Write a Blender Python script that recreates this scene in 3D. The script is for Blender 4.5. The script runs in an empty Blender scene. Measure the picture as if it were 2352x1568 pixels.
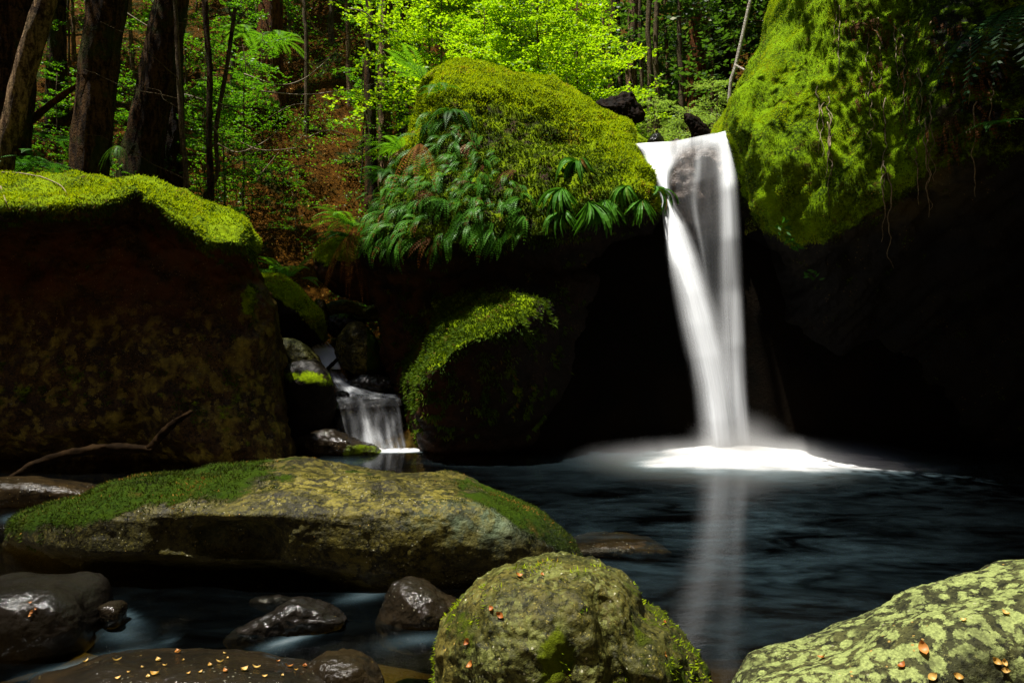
import bpy, math, random
import numpy as np
from mathutils import Vector
from mathutils.bvhtree import BVHTree

scene = bpy.context.scene
COL = scene.collection
R = math.radians
# ------------------------------------------------------------------ camera, sky, sun, exposure
CZ = 1.6            # camera height above the pool
F = 1568.0          # focal length in picture units (picture 2352 x 1568)
cam_d = bpy.data.cameras.new("camera"); cam = bpy.data.objects.new("camera", cam_d); COL.objects.link(cam)
cam.location = (0, 0, CZ); cam.rotation_euler = (R(90), 0, 0)
cam_d.lens = 24; cam_d.sensor_width = 36; cam_d.clip_start = 0.05; cam_d.clip_end = 400
scene.camera = cam
SUN_TO = Vector((-0.24, -0.09, 0.95)).normalized()
w = bpy.data.worlds.new("World"); scene.world = w; w.use_nodes = True
wn = w.node_tree.nodes; wl = w.node_tree.links
sky = wn.new("ShaderNodeTexSky"); sky.sky_type = 'NISHITA'; sky.sun_disc = False
sky.sun_elevation = math.asin(SUN_TO.z); sky.sun_rotation = math.atan2(SUN_TO.x, SUN_TO.y)
wl.new(sky.outputs[0], wn["Background"].inputs[0]); wn["Background"].inputs[1].default_value = 0.05
sd = bpy.data.lights.new("sun", 'SUN'); sun = bpy.data.objects.new("sun", sd); COL.objects.link(sun)
sd.energy = 5.0; sd.angle = R(0.5); sd.color = (1.0, 0.95, 0.86)
sun.rotation_euler = SUN_TO.to_track_quat('Z', 'Y').to_euler(); sun.location = (-6, 2, 20)
scene.view_settings.view_transform = 'Standard'; scene.view_settings.look = 'None'
scene.view_settings.exposure = 1.02; scene.view_settings.gamma = 1
scene.cycles.use_denoising = True
scene.cycles.max_bounces = 6; scene.cycles.transparent_max_bounces = 24
scene.cycles.sample_clamp_indirect = 3

# ------------------------------------------------------------------ numeric helpers
def at(px, py, Y):
    return np.array([(px - 1176) / F * Y, Y, CZ + (784 - py) / F * Y])
def project(P):
    return 1176 + P[:, 0] / P[:, 1] * F, 784 - (P[:, 2] - CZ) / P[:, 1] * F
def ss(a, b, x):
    t = np.clip((x - a) / (b - a), 0, 1); return t * t * (3 - 2 * t)
_g = np.array([[1,1,0],[-1,1,0],[1,-1,0],[-1,-1,0],[1,0,1],[-1,0,1],[1,0,-1],[-1,0,-1],[0,1,1],[0,-1,1],[0,1,-1],[0,-1,-1],[1,1,0],[-1,1,0],[0,-1,1],[0,-1,-1]], float)
_pm = np.random.RandomState(7).permutation(256); _pm = np.concatenate([_pm, _pm, _pm])
def pn(P, seed=0):
    P = np.asarray(P, float) + seed * 17.31
    I = np.floor(P).astype(int); f = P - I; I &= 255
    u = f * f * f * (f * (f * 6 - 15) + 10)
    out = 0
    for dx in (0, 1):
        for dy in (0, 1):
            for dz in (0, 1):
                h = _pm[_pm[_pm[(I[:, 0] + dx) & 255] + ((I[:, 1] + dy) & 255)] + ((I[:, 2] + dz) & 255)] & 15
                d = (_g[h] * (f - np.array([dx, dy, dz]))).sum(1)
                wt = (u[:, 0] if dx else 1 - u[:, 0]) * (u[:, 1] if dy else 1 - u[:, 1]) * (u[:, 2] if dz else 1 - u[:, 2])
                out = out + d * wt
    return out
def fbm(P, octv=4, seed=0, gain=0.5):
    s = 0; a = 1; P = np.asarray(P, float)
    for o in range(octv):
        s = s + a * pn(P * 2 ** o, seed + o); a *= gain
    return s
def catmull(pts, n, closed=True):
    P = np.array(pts, float); m = len(P); out = []
    if closed:
        idx = range(m); get = lambda i: P[i % m]
    else:
        idx = range(m - 1); get = lambda i: P[min(max(i, 0), m - 1)]
    for i in idx:
        a, b, c, d = get(i - 1), get(i), get(i + 1), get(i + 2)
        for t in np.linspace(0, 1, 16, endpoint=False):
            out.append(0.5 * (2 * b + (c - a) * t + (2 * a - 5 * b + 4 * c - d) * t * t + (3 * b - a - 3 * c + d) * t ** 3))
    if not closed: out.append(P[-1])
    out = np.array(out)
    q = np.vstack([out, out[:1]]) if closed else out
    L = np.concatenate([[0], np.cumsum(np.linalg.norm(np.diff(q, axis=0), axis=1))])
    s = np.linspace(0, L[-1], n, endpoint=not closed)
    return np.stack([np.interp(s, L, q[:, k]) for k in range(P.shape[1])], 1)

# ------------------------------------------------------------------ mesh helpers
def mesh_np(name, V, Fs, mat, attrs=None, smooth=True, origin=None):
    V = np.asarray(V, np.float32)
    if not isinstance(Fs, (list, tuple)): Fs = [Fs]
    Fs = [np.asarray(f, np.int32) for f in Fs if len(f)]
    me = bpy.data.meshes.new(name)
    me.vertices.add(len(V)); me.vertices.foreach_set("co", (V - (origin if origin is not None else 0)).astype(np.float32).ravel())
    li = np.concatenate([f.ravel() for f in Fs]); tot = np.concatenate([np.full(len(f), f.shape[1], np.int32) for f in Fs])
    st = np.concatenate([[0], np.cumsum(tot)[:-1]]).astype(np.int32)
    me.loops.add(len(li)); me.loops.foreach_set("vertex_index", li)
    me.polygons.add(len(tot)); me.polygons.foreach_set("loop_start", st)
    me.polygons.foreach_set("use_smooth", np.full(len(tot), smooth))
    me.update(calc_edges=True)
    for k, a in (attrs or {}).items():
        at_ = me.attributes.new(k, 'FLOAT', 'POINT'); at_.data.foreach_set("value", np.asarray(a, np.float32))
    me.materials.append(mat)
    return me
def ob(name, me, parent=None, loc=None, label=None, cat=None, group=None, kind=None):
    o = bpy.data.objects.new(name, me); COL.objects.link(o)
    if loc is not None: o.location = [float(x) for x in loc]
    if parent: o.parent = parent
    if label: o['label'] = label
    if cat: o['category'] = cat
    if group: o['group'] = group
    if kind: o['kind'] = kind
    return o
def base_of(V):
    return np.array([V[:, 0].mean(), V[:, 1].mean(), V[:, 2].min()])
def vnormals(V, Fs):
    N = np.zeros_like(V)
    for f in Fs:
        a, b, c = V[f[:, 0]], V[f[:, 1]], V[f[:, 2]]
        if f.shape[1] == 4: n = np.cross(V[f[:, 2]] - a, V[f[:, 3]] - b)
        else: n = np.cross(b - a, c - a)
        for k in range(f.shape[1]):
            for d in range(3): N[:, d] += np.bincount(f[:, k], n[:, d], len(V))
    return N / (np.linalg.norm(N, axis=1, keepdims=True) + 1e-12)
class MB:
    """collects vertices and faces of several pieces of ONE mesh"""
    def __init__(s): s.V = []; s.Q = []; s.T = []; s.n = 0; s.r = []
    def add(s, V, Q=None, T=None, r=None):
        V = np.asarray(V, float)
        if Q is not None and len(Q): s.Q.append(np.asarray(Q, int) + s.n)
        if T is not None and len(T): s.T.append(np.asarray(T, int) + s.n)
        s.V.append(V); s.r.append(np.full(len(V), 0.5) if r is None else r); s.n += len(V)
    def arrays(s):
        V = np.concatenate(s.V); Fs = []
        if s.Q: Fs.append(np.concatenate(s.Q))
        if s.T: Fs.append(np.concatenate(s.T))
        return V, Fs, np.concatenate(s.r)
    def mesh(s, name, mat, origin=None, smooth=True):
        V, Fs, r = s.arrays(); return mesh_np(name, V, Fs, mat, {'rnd': r}, smooth, origin)
def tube(pts, rad, seg=8, jit=0.0, seed=0, cap=True):
    P = np.array(pts, float); n = len(P); rad = np.broadcast_to(rad, n)
    T = np.gradient(P, axis=0); T /= np.linalg.norm(T, axis=1, keepdims=True) + 1e-9
    up = np.array([0, 0, 1.0]) if abs(T[0][2]) < 0.9 else np.array([1.0, 0, 0])
    A = np.cross(T, up); A /= np.linalg.norm(A, axis=1, keepdims=True) + 1e-9
    B = np.cross(T, A)
    th = np.linspace(0, 2 * np.pi, seg, endpoint=False)
    V = P[:, None, :] + rad[:, None, None] * (np.cos(th)[None, :, None] * A[:, None, :] + np.sin(th)[None, :, None] * B[:, None, :])
    V = V.reshape(-1, 3)
    if jit:
        c = np.repeat(P, seg, 0); d = V - c
        sl = np.concatenate([[0], np.cumsum(np.linalg.norm(np.diff(P, axis=0), axis=1))]); thv = np.tile(th, n); r_ = max(rad.max(), .01)
        q = np.stack([np.cos(thv) * 2.2, np.sin(thv) * 2.2, np.repeat(sl, seg) / r_ * .35], 1)
        V = c + d * (1 + jit * (fbm(q, 3, seed) + .5 * pn(q * np.array([2.5, 2.5, 3.5]), seed + 3)))[:, None]
    i = np.arange(n - 1)[:, None] * seg; j = np.arange(seg)[None, :]; k = (j + 1) % seg
    Q = np.stack([i + j, i + k, i + seg + k, i + seg + j], -1).reshape(-1, 4)
    Tt = []
    if cap:
        V = np.vstack([V, P[0] - T[0] * rad[0] * .3, P[-1] + T[-1] * rad[-1] * .3]); a = n * seg
        jj = np.arange(seg); kk = (jj + 1) % seg
        Tt = np.vstack([np.stack([np.full(seg, a), kk, jj], 1), np.stack([np.full(seg, a + 1), (n - 1) * seg + jj, (n - 1) * seg + kk], 1)])
    return V, Q, Tt
def leaf_quads(C, D, U, L, W):
    """diamond leaves: base C, direction D, side U, length L, width W"""
    n = len(C); L = np.broadcast_to(L, n)[:, None]; W = np.broadcast_to(W, n)[:, None]
    m = C + D * L * 0.45
    V = np.stack([C, m + U * W * .5, C + D * L, m - U * W * .5], 1).reshape(-1, 3)
    return V, np.arange(n * 4).reshape(-1, 4)
def unit(a): return a / (np.linalg.norm(a, axis=-1, keepdims=True) + 1e-9)

# ------------------------------------------------------------------ materials
class NT:
    def __init__(s, name):
        s.m = bpy.data.materials.new(name); s.m.use_nodes = True; s.t = s.m.node_tree; s.t.nodes.clear()
        s.out = s.n('ShaderNodeOutputMaterial')
    def n(s, typ, **kw):
        nd = s.t.nodes.new(typ)
        for k, v in kw.items(): setattr(nd, k, v)
        return nd
    def l(s, a, b): s.t.links.new(a, b)
    def val(s, sock, v):
        if isinstance(v, (int, float, tuple, list)):
            sock.default_value = v if not (isinstance(v, (tuple, list)) and len(v) == 3 and len(sock.default_value) == 4) else (*v, 1)
        else: s.l(v, sock)
    def coord(s): return s.n('ShaderNodeTexCoord').outputs['Object']
    def mapping(s, v, scale, rot=(0, 0, 0)):
        m = s.n('ShaderNodeMapping'); m.inputs['Scale'].default_value = scale; m.inputs['Rotation'].default_value = rot
        s.l(v, m.inputs['Vector']); return m.outputs[0]
    def noise(s, v, sc, det=6, rough=.55, dist=0):
        n = s.n('ShaderNodeTexNoise'); s.l(v, n.inputs['Vector']); n.inputs['Scale'].default_value = sc
        n.inputs['Detail'].default_value = det; n.inputs['Roughness'].default_value = rough; n.inputs['Distortion'].default_value = dist
        return n.outputs['Fac']
    def vor(s, v, sc, feat='F1', out='Distance', rnd=1):
        n = s.n('ShaderNodeTexVoronoi'); n.feature = feat; s.l(v, n.inputs['Vector']); n.inputs['Scale'].default_value = sc
        n.inputs['Randomness'].default_value = rnd
        return n.outputs[out]
    def ramp(s, f, a, b, c0=0.0, c1=1.0):
        n = s.n('ShaderNodeMapRange'); n.interpolation_type = 'SMOOTHSTEP'; s.val(n.inputs[0], f)
        n.inputs[1].default_value = a; n.inputs[2].default_value = b; n.inputs[3].default_value = c0; n.inputs[4].default_value = c1
        return n.outputs[0]
    def math(s, op, a, b=0.0, clamp=False):
        n = s.n('ShaderNodeMath', operation=op, use_clamp=clamp); s.val(n.inputs[0], a); s.val(n.inputs[1], b); return n.outputs[0]
    def mix(s, f, a, b):
        n = s.n('ShaderNodeMix', data_type='RGBA'); s.val(n.inputs[0], f); s.val(n.inputs[6], a); s.val(n.inputs[7], b); return n.outputs[2]
    def attr(s, name):
        n = s.n('ShaderNodeAttribute', attribute_name=name); return n.outputs['Fac']
    def bump(s, h, st, dist, prev=None):
        n = s.n('ShaderNodeBump'); n.inputs['Strength'].default_value = st; n.inputs['Distance'].default_value = dist
        s.l(h, n.inputs['Height'])
        if prev is not None: s.l(prev, n.inputs['Normal'])
        return n.outputs[0]
    def prin(s, col, rough, normal=None, spec=0.5):
        p = s.n('ShaderNodeBsdfPrincipled'); s.val(p.inputs['Base Color'], col); s.val(p.inputs['Roughness'], rough)
        s.val(p.inputs['Specular IOR Level'], spec)
        if normal is not None: s.l(normal, p.inputs['Normal'])
        return p.outputs[0]
    def done(s, sh): s.l(sh, s.out.inputs['Surface']); return s.m

MOSS_A = (0.022, 0.050, 0.003); MOSS_B = (0.23, 0.34, 0.002); MOSS_C = (0.075, 0.06, 0.008)
def m_rock(name, ca, cb, cc, rough=0.6, lichen=None, lich_amt=0.5, lich_scale=9, spots=0.0, wet=0.0, bsc=1.0, moss_b=MOSS_B, stain=None, bst=1.0, fine=0):
    t = NT(name); v = t.coord()
    n1 = t.noise(v, 1.6, 8, .6, .3); n2 = t.noise(v, 7, 8, .65); n3 = t.noise(v, 38, 4, .6)
    c = t.mix(t.ramp(n1, .38, .62), ca, cb)
    c = t.mix(t.ramp(n2, .48, .66), c, cc)
    if fine:
        c = t.mix(t.ramp(t.noise(v, 30, 7, .75, .4), .46, .60), c, tuple(x * .25 for x in ca)); c = t.mix(t.ramp(t.noise(v, 55, 6, .75), .57, .66), c, tuple(min(1, x * 2.4) for x in cb))
    if stain:
        c = t.mix(t.math('MULTIPLY', t.attr('stain'), t.ramp(t.noise(v, 3.1, 6, .6), .35, .62)), c, stain)
    if lichen:
        lv = t.vor(v, lich_scale, 'SMOOTH_F1'); lv2 = t.math('ADD', lv, t.math('MULTIPLY', t.math('SUBTRACT', t.noise(v, lich_scale * 3, 5, .7), .5), .75))
        lf = t.ramp(lv2, .48 , .36 )
        lf = t.math('MULTIPLY', lf, t.ramp(t.math('ADD', t.noise(v, 2.2, 3), (lich_amt - .5)), .40, .52))
        if fine:
            lv3 = t.math('ADD', t.vor(v, lich_scale * 2.3, 'SMOOTH_F1'), t.math('MULTIPLY', t.math('SUBTRACT', t.noise(v, lich_scale * 7, 4, .7), .5), .7))
            l2 = t.math('MULTIPLY', t.ramp(lv3, .44, .34), t.ramp(t.noise(v, 5, 4), .46, .56)); l2 = t.math('MULTIPLY', l2, .75)
            lf = t.math('MAXIMUM', t.math('MULTIPLY', lf, t.ramp(t.noise(v, 3.3, 5, .6), .36, .50)), l2)
        lf = t.math('MULTIPLY', lf, t.attr('lich'))
        c = t.mix(lf, c, t.mix(t.ramp(t.noise(v, lich_scale * 4, 5, .7), .35, .65), tuple(x * .55 for x in lichen), tuple(min(1, x * 1.15) for x in lichen)))
    if spots:
        sp = t.ramp(t.vor(v, 30, 'F1'), .18, .10); sp = t.math('MULTIPLY', sp, t.ramp(t.noise(v, 5, 3), .5, .6))
        c = t.mix(t.math('MULTIPLY', sp, spots), c, (.42, .40, .27))
    # moss
    mz = t.math('ADD', t.attr('moss'), t.math('MULTIPLY', t.math('SUBTRACT', t.noise(v, 4.5, 8, .7), .5), 1.3))
    mf = t.ramp(mz, .42, .60)
    mc = t.mix(t.ramp(t.noise(v, 2.3, 6, .6), .36, .62), MOSS_A, moss_b)
    mc = t.mix(t.ramp(t.noise(v, 26, 5, .7), .42, .68), mc, tuple(x * 1.25 for x in moss_b))
    mc = t.mix(t.ramp(t.noise(v, 5.3, 5, .6), .58, .70), mc, MOSS_C)
    c = t.mix(mf, c, mc)
    # small warm litter specks on the moss
    ls = t.ramp(t.vor(v, 22, 'F1'), .13, .08)
    c = t.mix(t.math('MULTIPLY', ls, t.ramp(t.noise(v, 3, 2), .55, .62)), c, (.30, .20, .05))
    wetf = t.attr('wet')
    c = t.mix(t.math('MULTIPLY', wetf, .6), c, (.012, .010, .008))
    rg = t.mix(mf, (rough,) * 3, (.9,) * 3)
    rg = t.mix(wetf, rg, (0.07,) * 3)
    h = t.math('ADD', t.math('MULTIPLY', n2, .9), t.math('MULTIPLY', n3, .35))
    b = t.bump(h, .65 * bst, .05 * bsc)
    mh = t.math('MULTIPLY', mf, t.noise(v, 60 / bsc ** .5, 4, .8))
    b = t.bump(mh, .9, .05, b)
    sp = t.mix(wetf, (.16,) * 3, (.42,) * 3); sp = t.mix(mf, sp, (.06,) * 3)
    return t.done(t.prin(c, rg, b, sp))
def m_leaf(name, ca, cb, cc=None, rough=.45, tr=.45, spec=.5):
    t = NT(name); r = t.attr('rnd')
    c = t.mix(r, ca, cb)
    if cc: c = t.mix(t.ramp(r, .93, .96), c, cc)
    p = t.prin(c, rough, None, spec)
    d = t.n('ShaderNodeBsdfTranslucent'); t.l(t.mix(.5, c, (cb[0] * 1.6, cb[1] * 1.5, cb[2] * .7)), d.inputs[0])
    m = t.n('ShaderNodeMixShader'); m.inputs[0].default_value = tr; t.l(p, m.inputs[1]); t.l(d.outputs[0], m.inputs[2])
    return t.done(m.outputs[0])
def m_bark(name, ca, cb, moss=.3, vs=1.0):
    t = NT(name); v = t.coord(); vm = t.mapping(v, (1, 1, .22))
    n = t.noise(vm, 14 * vs, 8, .7, .6); n2 = t.noise(v, 2.5, 6)
    c = t.mix(t.ramp(t.math('ADD', t.math('MULTIPLY', n, .6), t.math('MULTIPLY', t.noise(v, 22 * vs, 6, .75), .4)), .42, .60), ca, cb)
    c = t.mix(t.math('MULTIPLY', t.ramp(t.noise(v, 2.0, 6, .65), .48, .58), moss), c, (.035, .06, .006))
    c = t.mix(t.ramp(n2, .6, .7), c, tuple(x * .5 for x in ca))
    return t.done(t.prin(c, .85, t.bump(t.math('ADD', n, t.noise(v, 30, 5, .7)), 1, .10), .08))
def m_plain(name, ca, cb, rough=.7, sc=6, spec=.4):
    t = NT(name); v = t.coord(); n = t.noise(v, sc, 6, .6)
    return t.done(t.prin(t.mix(t.ramp(n, .35, .65), ca, cb), rough, t.bump(n, .5, .03), spec))

M = {}
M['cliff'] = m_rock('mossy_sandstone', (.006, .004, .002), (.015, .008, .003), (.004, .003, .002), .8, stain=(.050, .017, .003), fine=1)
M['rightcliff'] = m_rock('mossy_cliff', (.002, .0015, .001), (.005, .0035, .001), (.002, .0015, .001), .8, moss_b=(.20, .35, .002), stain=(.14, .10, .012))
M['left'] = m_rock('lichen_sandstone', (.022, .012, .004), (.065, .036, .007), (.012, .007, .003), .5, lichen=(.18, .14, .018), lich_amt=.42, lich_scale=3.5, stain=(.07, .022, .004), spots=.5, fine=1)
M['long'] = m_rock('olive_lichen_rock', (.022, .020, .005), (.058, .050, .008), (.012, .010, .004), .5, lichen=(.16, .135, .022), lich_amt=.46, lich_scale=17, stain=(.10, .13, .07), spots=.8, moss_b=(.035, .065, .002), fine=1)
M['speckled'] = m_rock('speckled_rock', (.040, .042, .008), (.095, .080, .016), (.018, .018, .004), .5, lichen=(.15, .16, .040), lich_amt=.38, lich_scale=20, spots=.9, moss_b=(.10, .13, .004), fine=1)
M['pale'] = m_rock('pale_lichen_rock', (.028, .030, .010), (.06, .06, .018), (.018, .018, .006), .75, lichen=(.23, .27, .085), lich_amt=.85, lich_scale=24, spots=.4, fine=1)
M['wet'] = m_rock('wet_dark_rock', (.005, .004, .003), (.012, .010, .007), (.003, .003, .002), .22, spots=.1, bst=.7)
M['wetbrown'] = m_rock('wet_brown_rock', (.012, .008, .003), (.032, .020, .007), (.006, .005, .003), .25, lichen=(.10, .09, .04), lich_amt=.3, lich_scale=12, spots=.5, bst=.8)
M['lip'] = m_rock('streaming_rock', (.045, .032, .026), (.11, .08, .065), (.02, .014, .012), .4, bst=1.2)
M['bark'] = m_bark('rough_bark', (.014, .007, .002), (.13, .066, .020), .6)
M['barkpale'] = m_bark('pale_bark', (.05, .026, .010), (.42, .27, .14), .2)
M['barkred'] = m_bark('red_fibrous_bark', (.06, .020, .005), (.30, .10, .02), .15)
M['barkthin'] = m_bark('mottled_thin_bark', (.07, .045, .022), (.26, .19, .11), .3, 2)
M['barkwhite'] = m_bark('white_bark', (.35, .30, .24), (.75, .70, .62), 0, 1.5)
M['twig'] = m_plain('dry_twig', (.11, .075, .035), (.30, .24, .13), .7, 20)
M['char'] = m_plain('charred_wet_wood', (.003, .0025, .002), (.012, .006, .003), .7, 9, .04)
M['log'] = m_plain('wet_log', (.006, .0035, .0015), (.018, .010, .004), .8, 8, .02)
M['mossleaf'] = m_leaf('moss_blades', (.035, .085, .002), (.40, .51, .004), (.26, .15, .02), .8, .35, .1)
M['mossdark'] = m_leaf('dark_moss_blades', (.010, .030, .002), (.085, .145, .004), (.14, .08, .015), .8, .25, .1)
M['mossbrown'] = m_leaf('brownish_moss_blades', (.008, .015, .001), (.050, .072, .003), (.25, .12, .02), .8, .2, .1)
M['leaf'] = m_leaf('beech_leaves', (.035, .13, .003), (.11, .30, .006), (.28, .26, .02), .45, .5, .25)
M['leafbright'] = m_leaf('sun_toned_beech_leaves', (.10, .28, .003), (.32, .52, .006), (.60, .55, .03), .45, .55, .25)  # lit copy of the beech leaves, sunlight put into the colour
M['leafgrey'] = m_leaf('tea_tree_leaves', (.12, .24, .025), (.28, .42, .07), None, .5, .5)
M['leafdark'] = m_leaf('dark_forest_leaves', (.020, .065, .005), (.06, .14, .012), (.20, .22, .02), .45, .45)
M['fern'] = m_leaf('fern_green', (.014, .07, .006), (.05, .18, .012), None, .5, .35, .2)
M['ferndark'] = m_leaf('fern_shade_toned_green', (.006, .03, .006), (.015, .06, .010), None, .5, .2, .1)  # fern green darkened, shade put into the colour
M['fernbright'] = m_leaf('fern_sun_toned_green', (.05, .17, .006), (.13, .32, .012), None, .5, .45, .25)  # fern green lightened, standing in for sun on the fronds
M['ferndead'] = m_leaf('fern_dead_brown', (.085, .026, .002), (.24, .085, .006), None, .7, .3, .1)
M['debris'] = m_leaf('dark_dead_fronds', (.03, .010, .002), (.13, .05, .008), (.30, .22, .12), .7, .2, .1)
M['strap'] = m_leaf('hanging_fern_green', (.012, .075, .006), (.085, .25, .018), (.16, .08, .015), .45, .3, .12)
M['litter'] = m_leaf('fallen_leaf_litter', (.07, .026, .002), (.30, .125, .010), (.45, .26, .06), .8, .15, .05)
M['yellowleaf'] = m_leaf('fallen_yellow_leaf', (.42, .22, .03), (.62, .42, .13), None, .5, .2)
M['orangeleaf'] = m_leaf('fallen_orange_leaf', (.30, .085, .010), (.48, .20, .04), None, .5, .2)

def m_ground():
    t = NT('forest_floor'); v = t.coord()
    n = t.noise(v, 1.3, 8, .6); n2 = t.noise(v, 16, 6, .7); n3 = t.noise(v, 60, 3, .7)
    c = t.mix(t.ramp(n2, .36, .64), (.014, .006, .001), (.10, .042, .004))
    c = t.mix(t.ramp(n3, .5, .7), c, (.14, .065, .006))
    c = t.mix(t.ramp(n, .52, .62), c, (.022, .032, .006))
    h = t.math('ADD', n2, t.math('MULTIPLY', n3, .5))
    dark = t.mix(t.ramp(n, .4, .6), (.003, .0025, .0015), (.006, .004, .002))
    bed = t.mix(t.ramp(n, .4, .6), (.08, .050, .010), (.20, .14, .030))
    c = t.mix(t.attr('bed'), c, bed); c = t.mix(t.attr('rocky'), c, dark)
    return t.done(t.prin(c, .9, t.bump(h, .9, .08), .03))
M['ground'] = m_ground()

def m_pool():
    t = NT('pool_water'); v = t.coord(); foam = t.attr('foam')
    vm = t.mapping(v, (1, 2.2, 1)); n = t.noise(vm, 1.1, 6, .62, .8); n2 = t.noise(vm, 5, 5, .6, .5)
    f = t.math('ADD', t.math('MULTIPLY', foam, t.math('ADD', t.math('MULTIPLY', t.ramp(n2, .2, .8), .45), .62)), t.math('MULTIPLY', t.attr('veil'), t.math('MULTIPLY', t.ramp(n, .32, .78), t.ramp(n2, .0, .8))), True)
    tr = t.n('ShaderNodeBsdfTransparent'); tr.inputs[0].default_value = (.78, .78, .70, 1)
    gl = t.n('ShaderNodeBsdfGlossy'); gl.inputs['Roughness'].default_value = .11
    t.l(t.bump(n2, .05, .03), gl.inputs['Normal'])
    fr = t.n('ShaderNodeFresnel'); fr.inputs[0].default_value = 1.33
    m1 = t.n('ShaderNodeMixShader'); t.l(fr.outputs[0], m1.inputs[0]); t.l(tr.outputs[0], m1.inputs[1]); t.l(gl.outputs[0], m1.inputs[2])
    df = t.n('ShaderNodeBsdfDiffuse'); t.l(t.mix(t.ramp(foam, .0, .5), (.22, .38, .46), (.95, .96, .97)), df.inputs[0])
    m2 = t.n('ShaderNodeMixShader'); t.l(f, m2.inputs[0]); t.l(m1.outputs[0], m2.inputs[1]); t.l(df.outputs[0], m2.inputs[2])
    va = t.n('ShaderNodeVolumeAbsorption'); va.inputs[0].default_value = (.55, .50, .36, 1); va.inputs[1].default_value = 1.5
    t.l(va.outputs[0], t.out.inputs['Volume'])
    return t.done(m2.outputs[0])
M['pool'] = m_pool()
def m_fall(name, sx=7, lo=.2, hi=.7, col=(.90, .93, .97)):
    t = NT(name); uv = t.n('ShaderNodeAttribute', attribute_name='flow').outputs['Vector']
    vm = t.mapping(uv, (sx, .7, 1)); n = t.noise(vm, 1.0, 5, .55); n2 = t.noise(t.mapping(uv, (sx * 3.5, 1.6, 1)), 1.0, 3, .5)
    st = t.math('ADD', t.math('MULTIPLY', t.ramp(n, lo, hi), .75), t.math('MULTIPLY', t.ramp(n2, .3, .7), .25))
    cv = t.attr('cover')
    # thick water is solid white, thin water breaks into streaks
    f = t.math('MULTIPLY', cv, t.mix(t.ramp(cv, .45, .95), t.math('ADD', t.math('MULTIPLY', st, 1.1), .12), (1, 1, 1)), True)
    tr = t.n('ShaderNodeBsdfTransparent')
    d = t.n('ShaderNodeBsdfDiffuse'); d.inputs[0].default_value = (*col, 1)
    cx = t.n('ShaderNodeCombineXYZ'); cx.inputs[0].default_value = -.25; cx.inputs[1].default_value = -.5; cx.inputs[2].default_value = .8; t.l(cx.outputs[0], d.inputs['Normal'])  # shading normal fixed up and forward to brighten the sheet, ignoring its true facing
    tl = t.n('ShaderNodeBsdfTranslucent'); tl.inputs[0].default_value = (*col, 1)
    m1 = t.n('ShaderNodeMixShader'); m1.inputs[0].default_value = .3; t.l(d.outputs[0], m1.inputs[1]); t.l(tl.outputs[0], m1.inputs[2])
    m2 = t.n('ShaderNodeMixShader'); t.l(f, m2.inputs[0]); t.l(tr.outputs[0], m2.inputs[1]); t.l(m1.outputs[0], m2.inputs[2])
    return t.done(m2.outputs[0])
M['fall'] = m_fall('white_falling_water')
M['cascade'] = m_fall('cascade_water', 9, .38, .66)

# ------------------------------------------------------------------ terrain
def H(x, y):
    x = np.asarray(x, float); y = np.asarray(y, float)
    P = np.stack([x, y, np.zeros_like(x)], -1).reshape(-1, 3)
    n = fbm(P * .35, 4, 3).reshape(x.shape); nf = fbm(P * 1.6, 3, 5).reshape(x.shape)
    zl = np.interp(y, [0, 1.5, 3, 5, 8.8, 9.6, 10.3, 11, 12, 13, 14.5, 16, 20, 26, 40, 75],
                   [.0, -.1, -.38, -.5, -1.2, -.6, .0, .5, 1.15, 1.9, 3.6, 5.2, 9.1, 14.6, 27, 52])
    zr = np.interp(y, [0, 1.5, 3, 5, 7, 9.9, 10.5, 14, 22, 32, 38, 75],
                   [.0, -.1, -.35, -.8, -1.6, -1.6, 4.15, 4.7, 5.9, 8.2, 13.5, 50])
    xs = 2.45 + .1 * (y - 10)
    d = x - xs
    side = np.where(y > 10.2, np.clip(d - 1.1, 0, 40) * .95 + np.clip(-d - 1.6, 0, 6) * .35, 0)
    a_ = np.interp(y, [9, 12, 14, 18], [-1.2, -1.4, -2.6, -3.6]); s = ss(0, 1, (x - a_) / np.interp(y, [9, 12, 18], [1.4, 1.6, 4.2]))
    z = zl * (1 - s) + (zr + side) * s
    rough_ = ss(10, 13, y)
    z = z + np.clip(-2.6 - y, 0, 30) * 1.5 + np.where(y < 12, np.clip(np.abs(x) - 7.5, 0, 30) * 1.5, 0)  # unseen banks raised behind and beside the camera to block low sky light
    return z + n * .55 * rough_ + nf * (.05 + .12 * rough_)
def build_terrain():
    xs = np.concatenate([np.linspace(-48, -12, 70), np.linspace(-11.8, 9, 210), np.linspace(9.3, 48, 70)])
    ys = np.concatenate([np.linspace(-20, 9, 100), np.linspace(9.1, 26, 210), np.linspace(26.3, 75, 80)])
    X, Y = np.meshgrid(xs, ys); Z = H(X, Y)
    V = np.stack([X, Y, Z], -1).reshape(-1, 3); nx = len(xs); ny = len(ys)
    i = np.arange(ny - 1)[:, None] * nx; j = np.arange(nx - 1)[None, :]
    Q = np.stack([i + j, i + j + 1, i + nx + j + 1, i + nx + j], -1).reshape(-1, 4)
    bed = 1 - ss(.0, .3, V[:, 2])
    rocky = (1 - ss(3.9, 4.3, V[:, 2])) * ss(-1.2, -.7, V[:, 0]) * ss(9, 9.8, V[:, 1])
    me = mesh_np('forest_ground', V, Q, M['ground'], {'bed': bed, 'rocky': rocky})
    ob('forest_ground', me, label='steep forest floor of brown leaf litter rising behind the boulders', kind='structure')
    return BVHTree.FromPolygons(V.tolist(), Q.tolist())
TERR = build_terrain()

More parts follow.
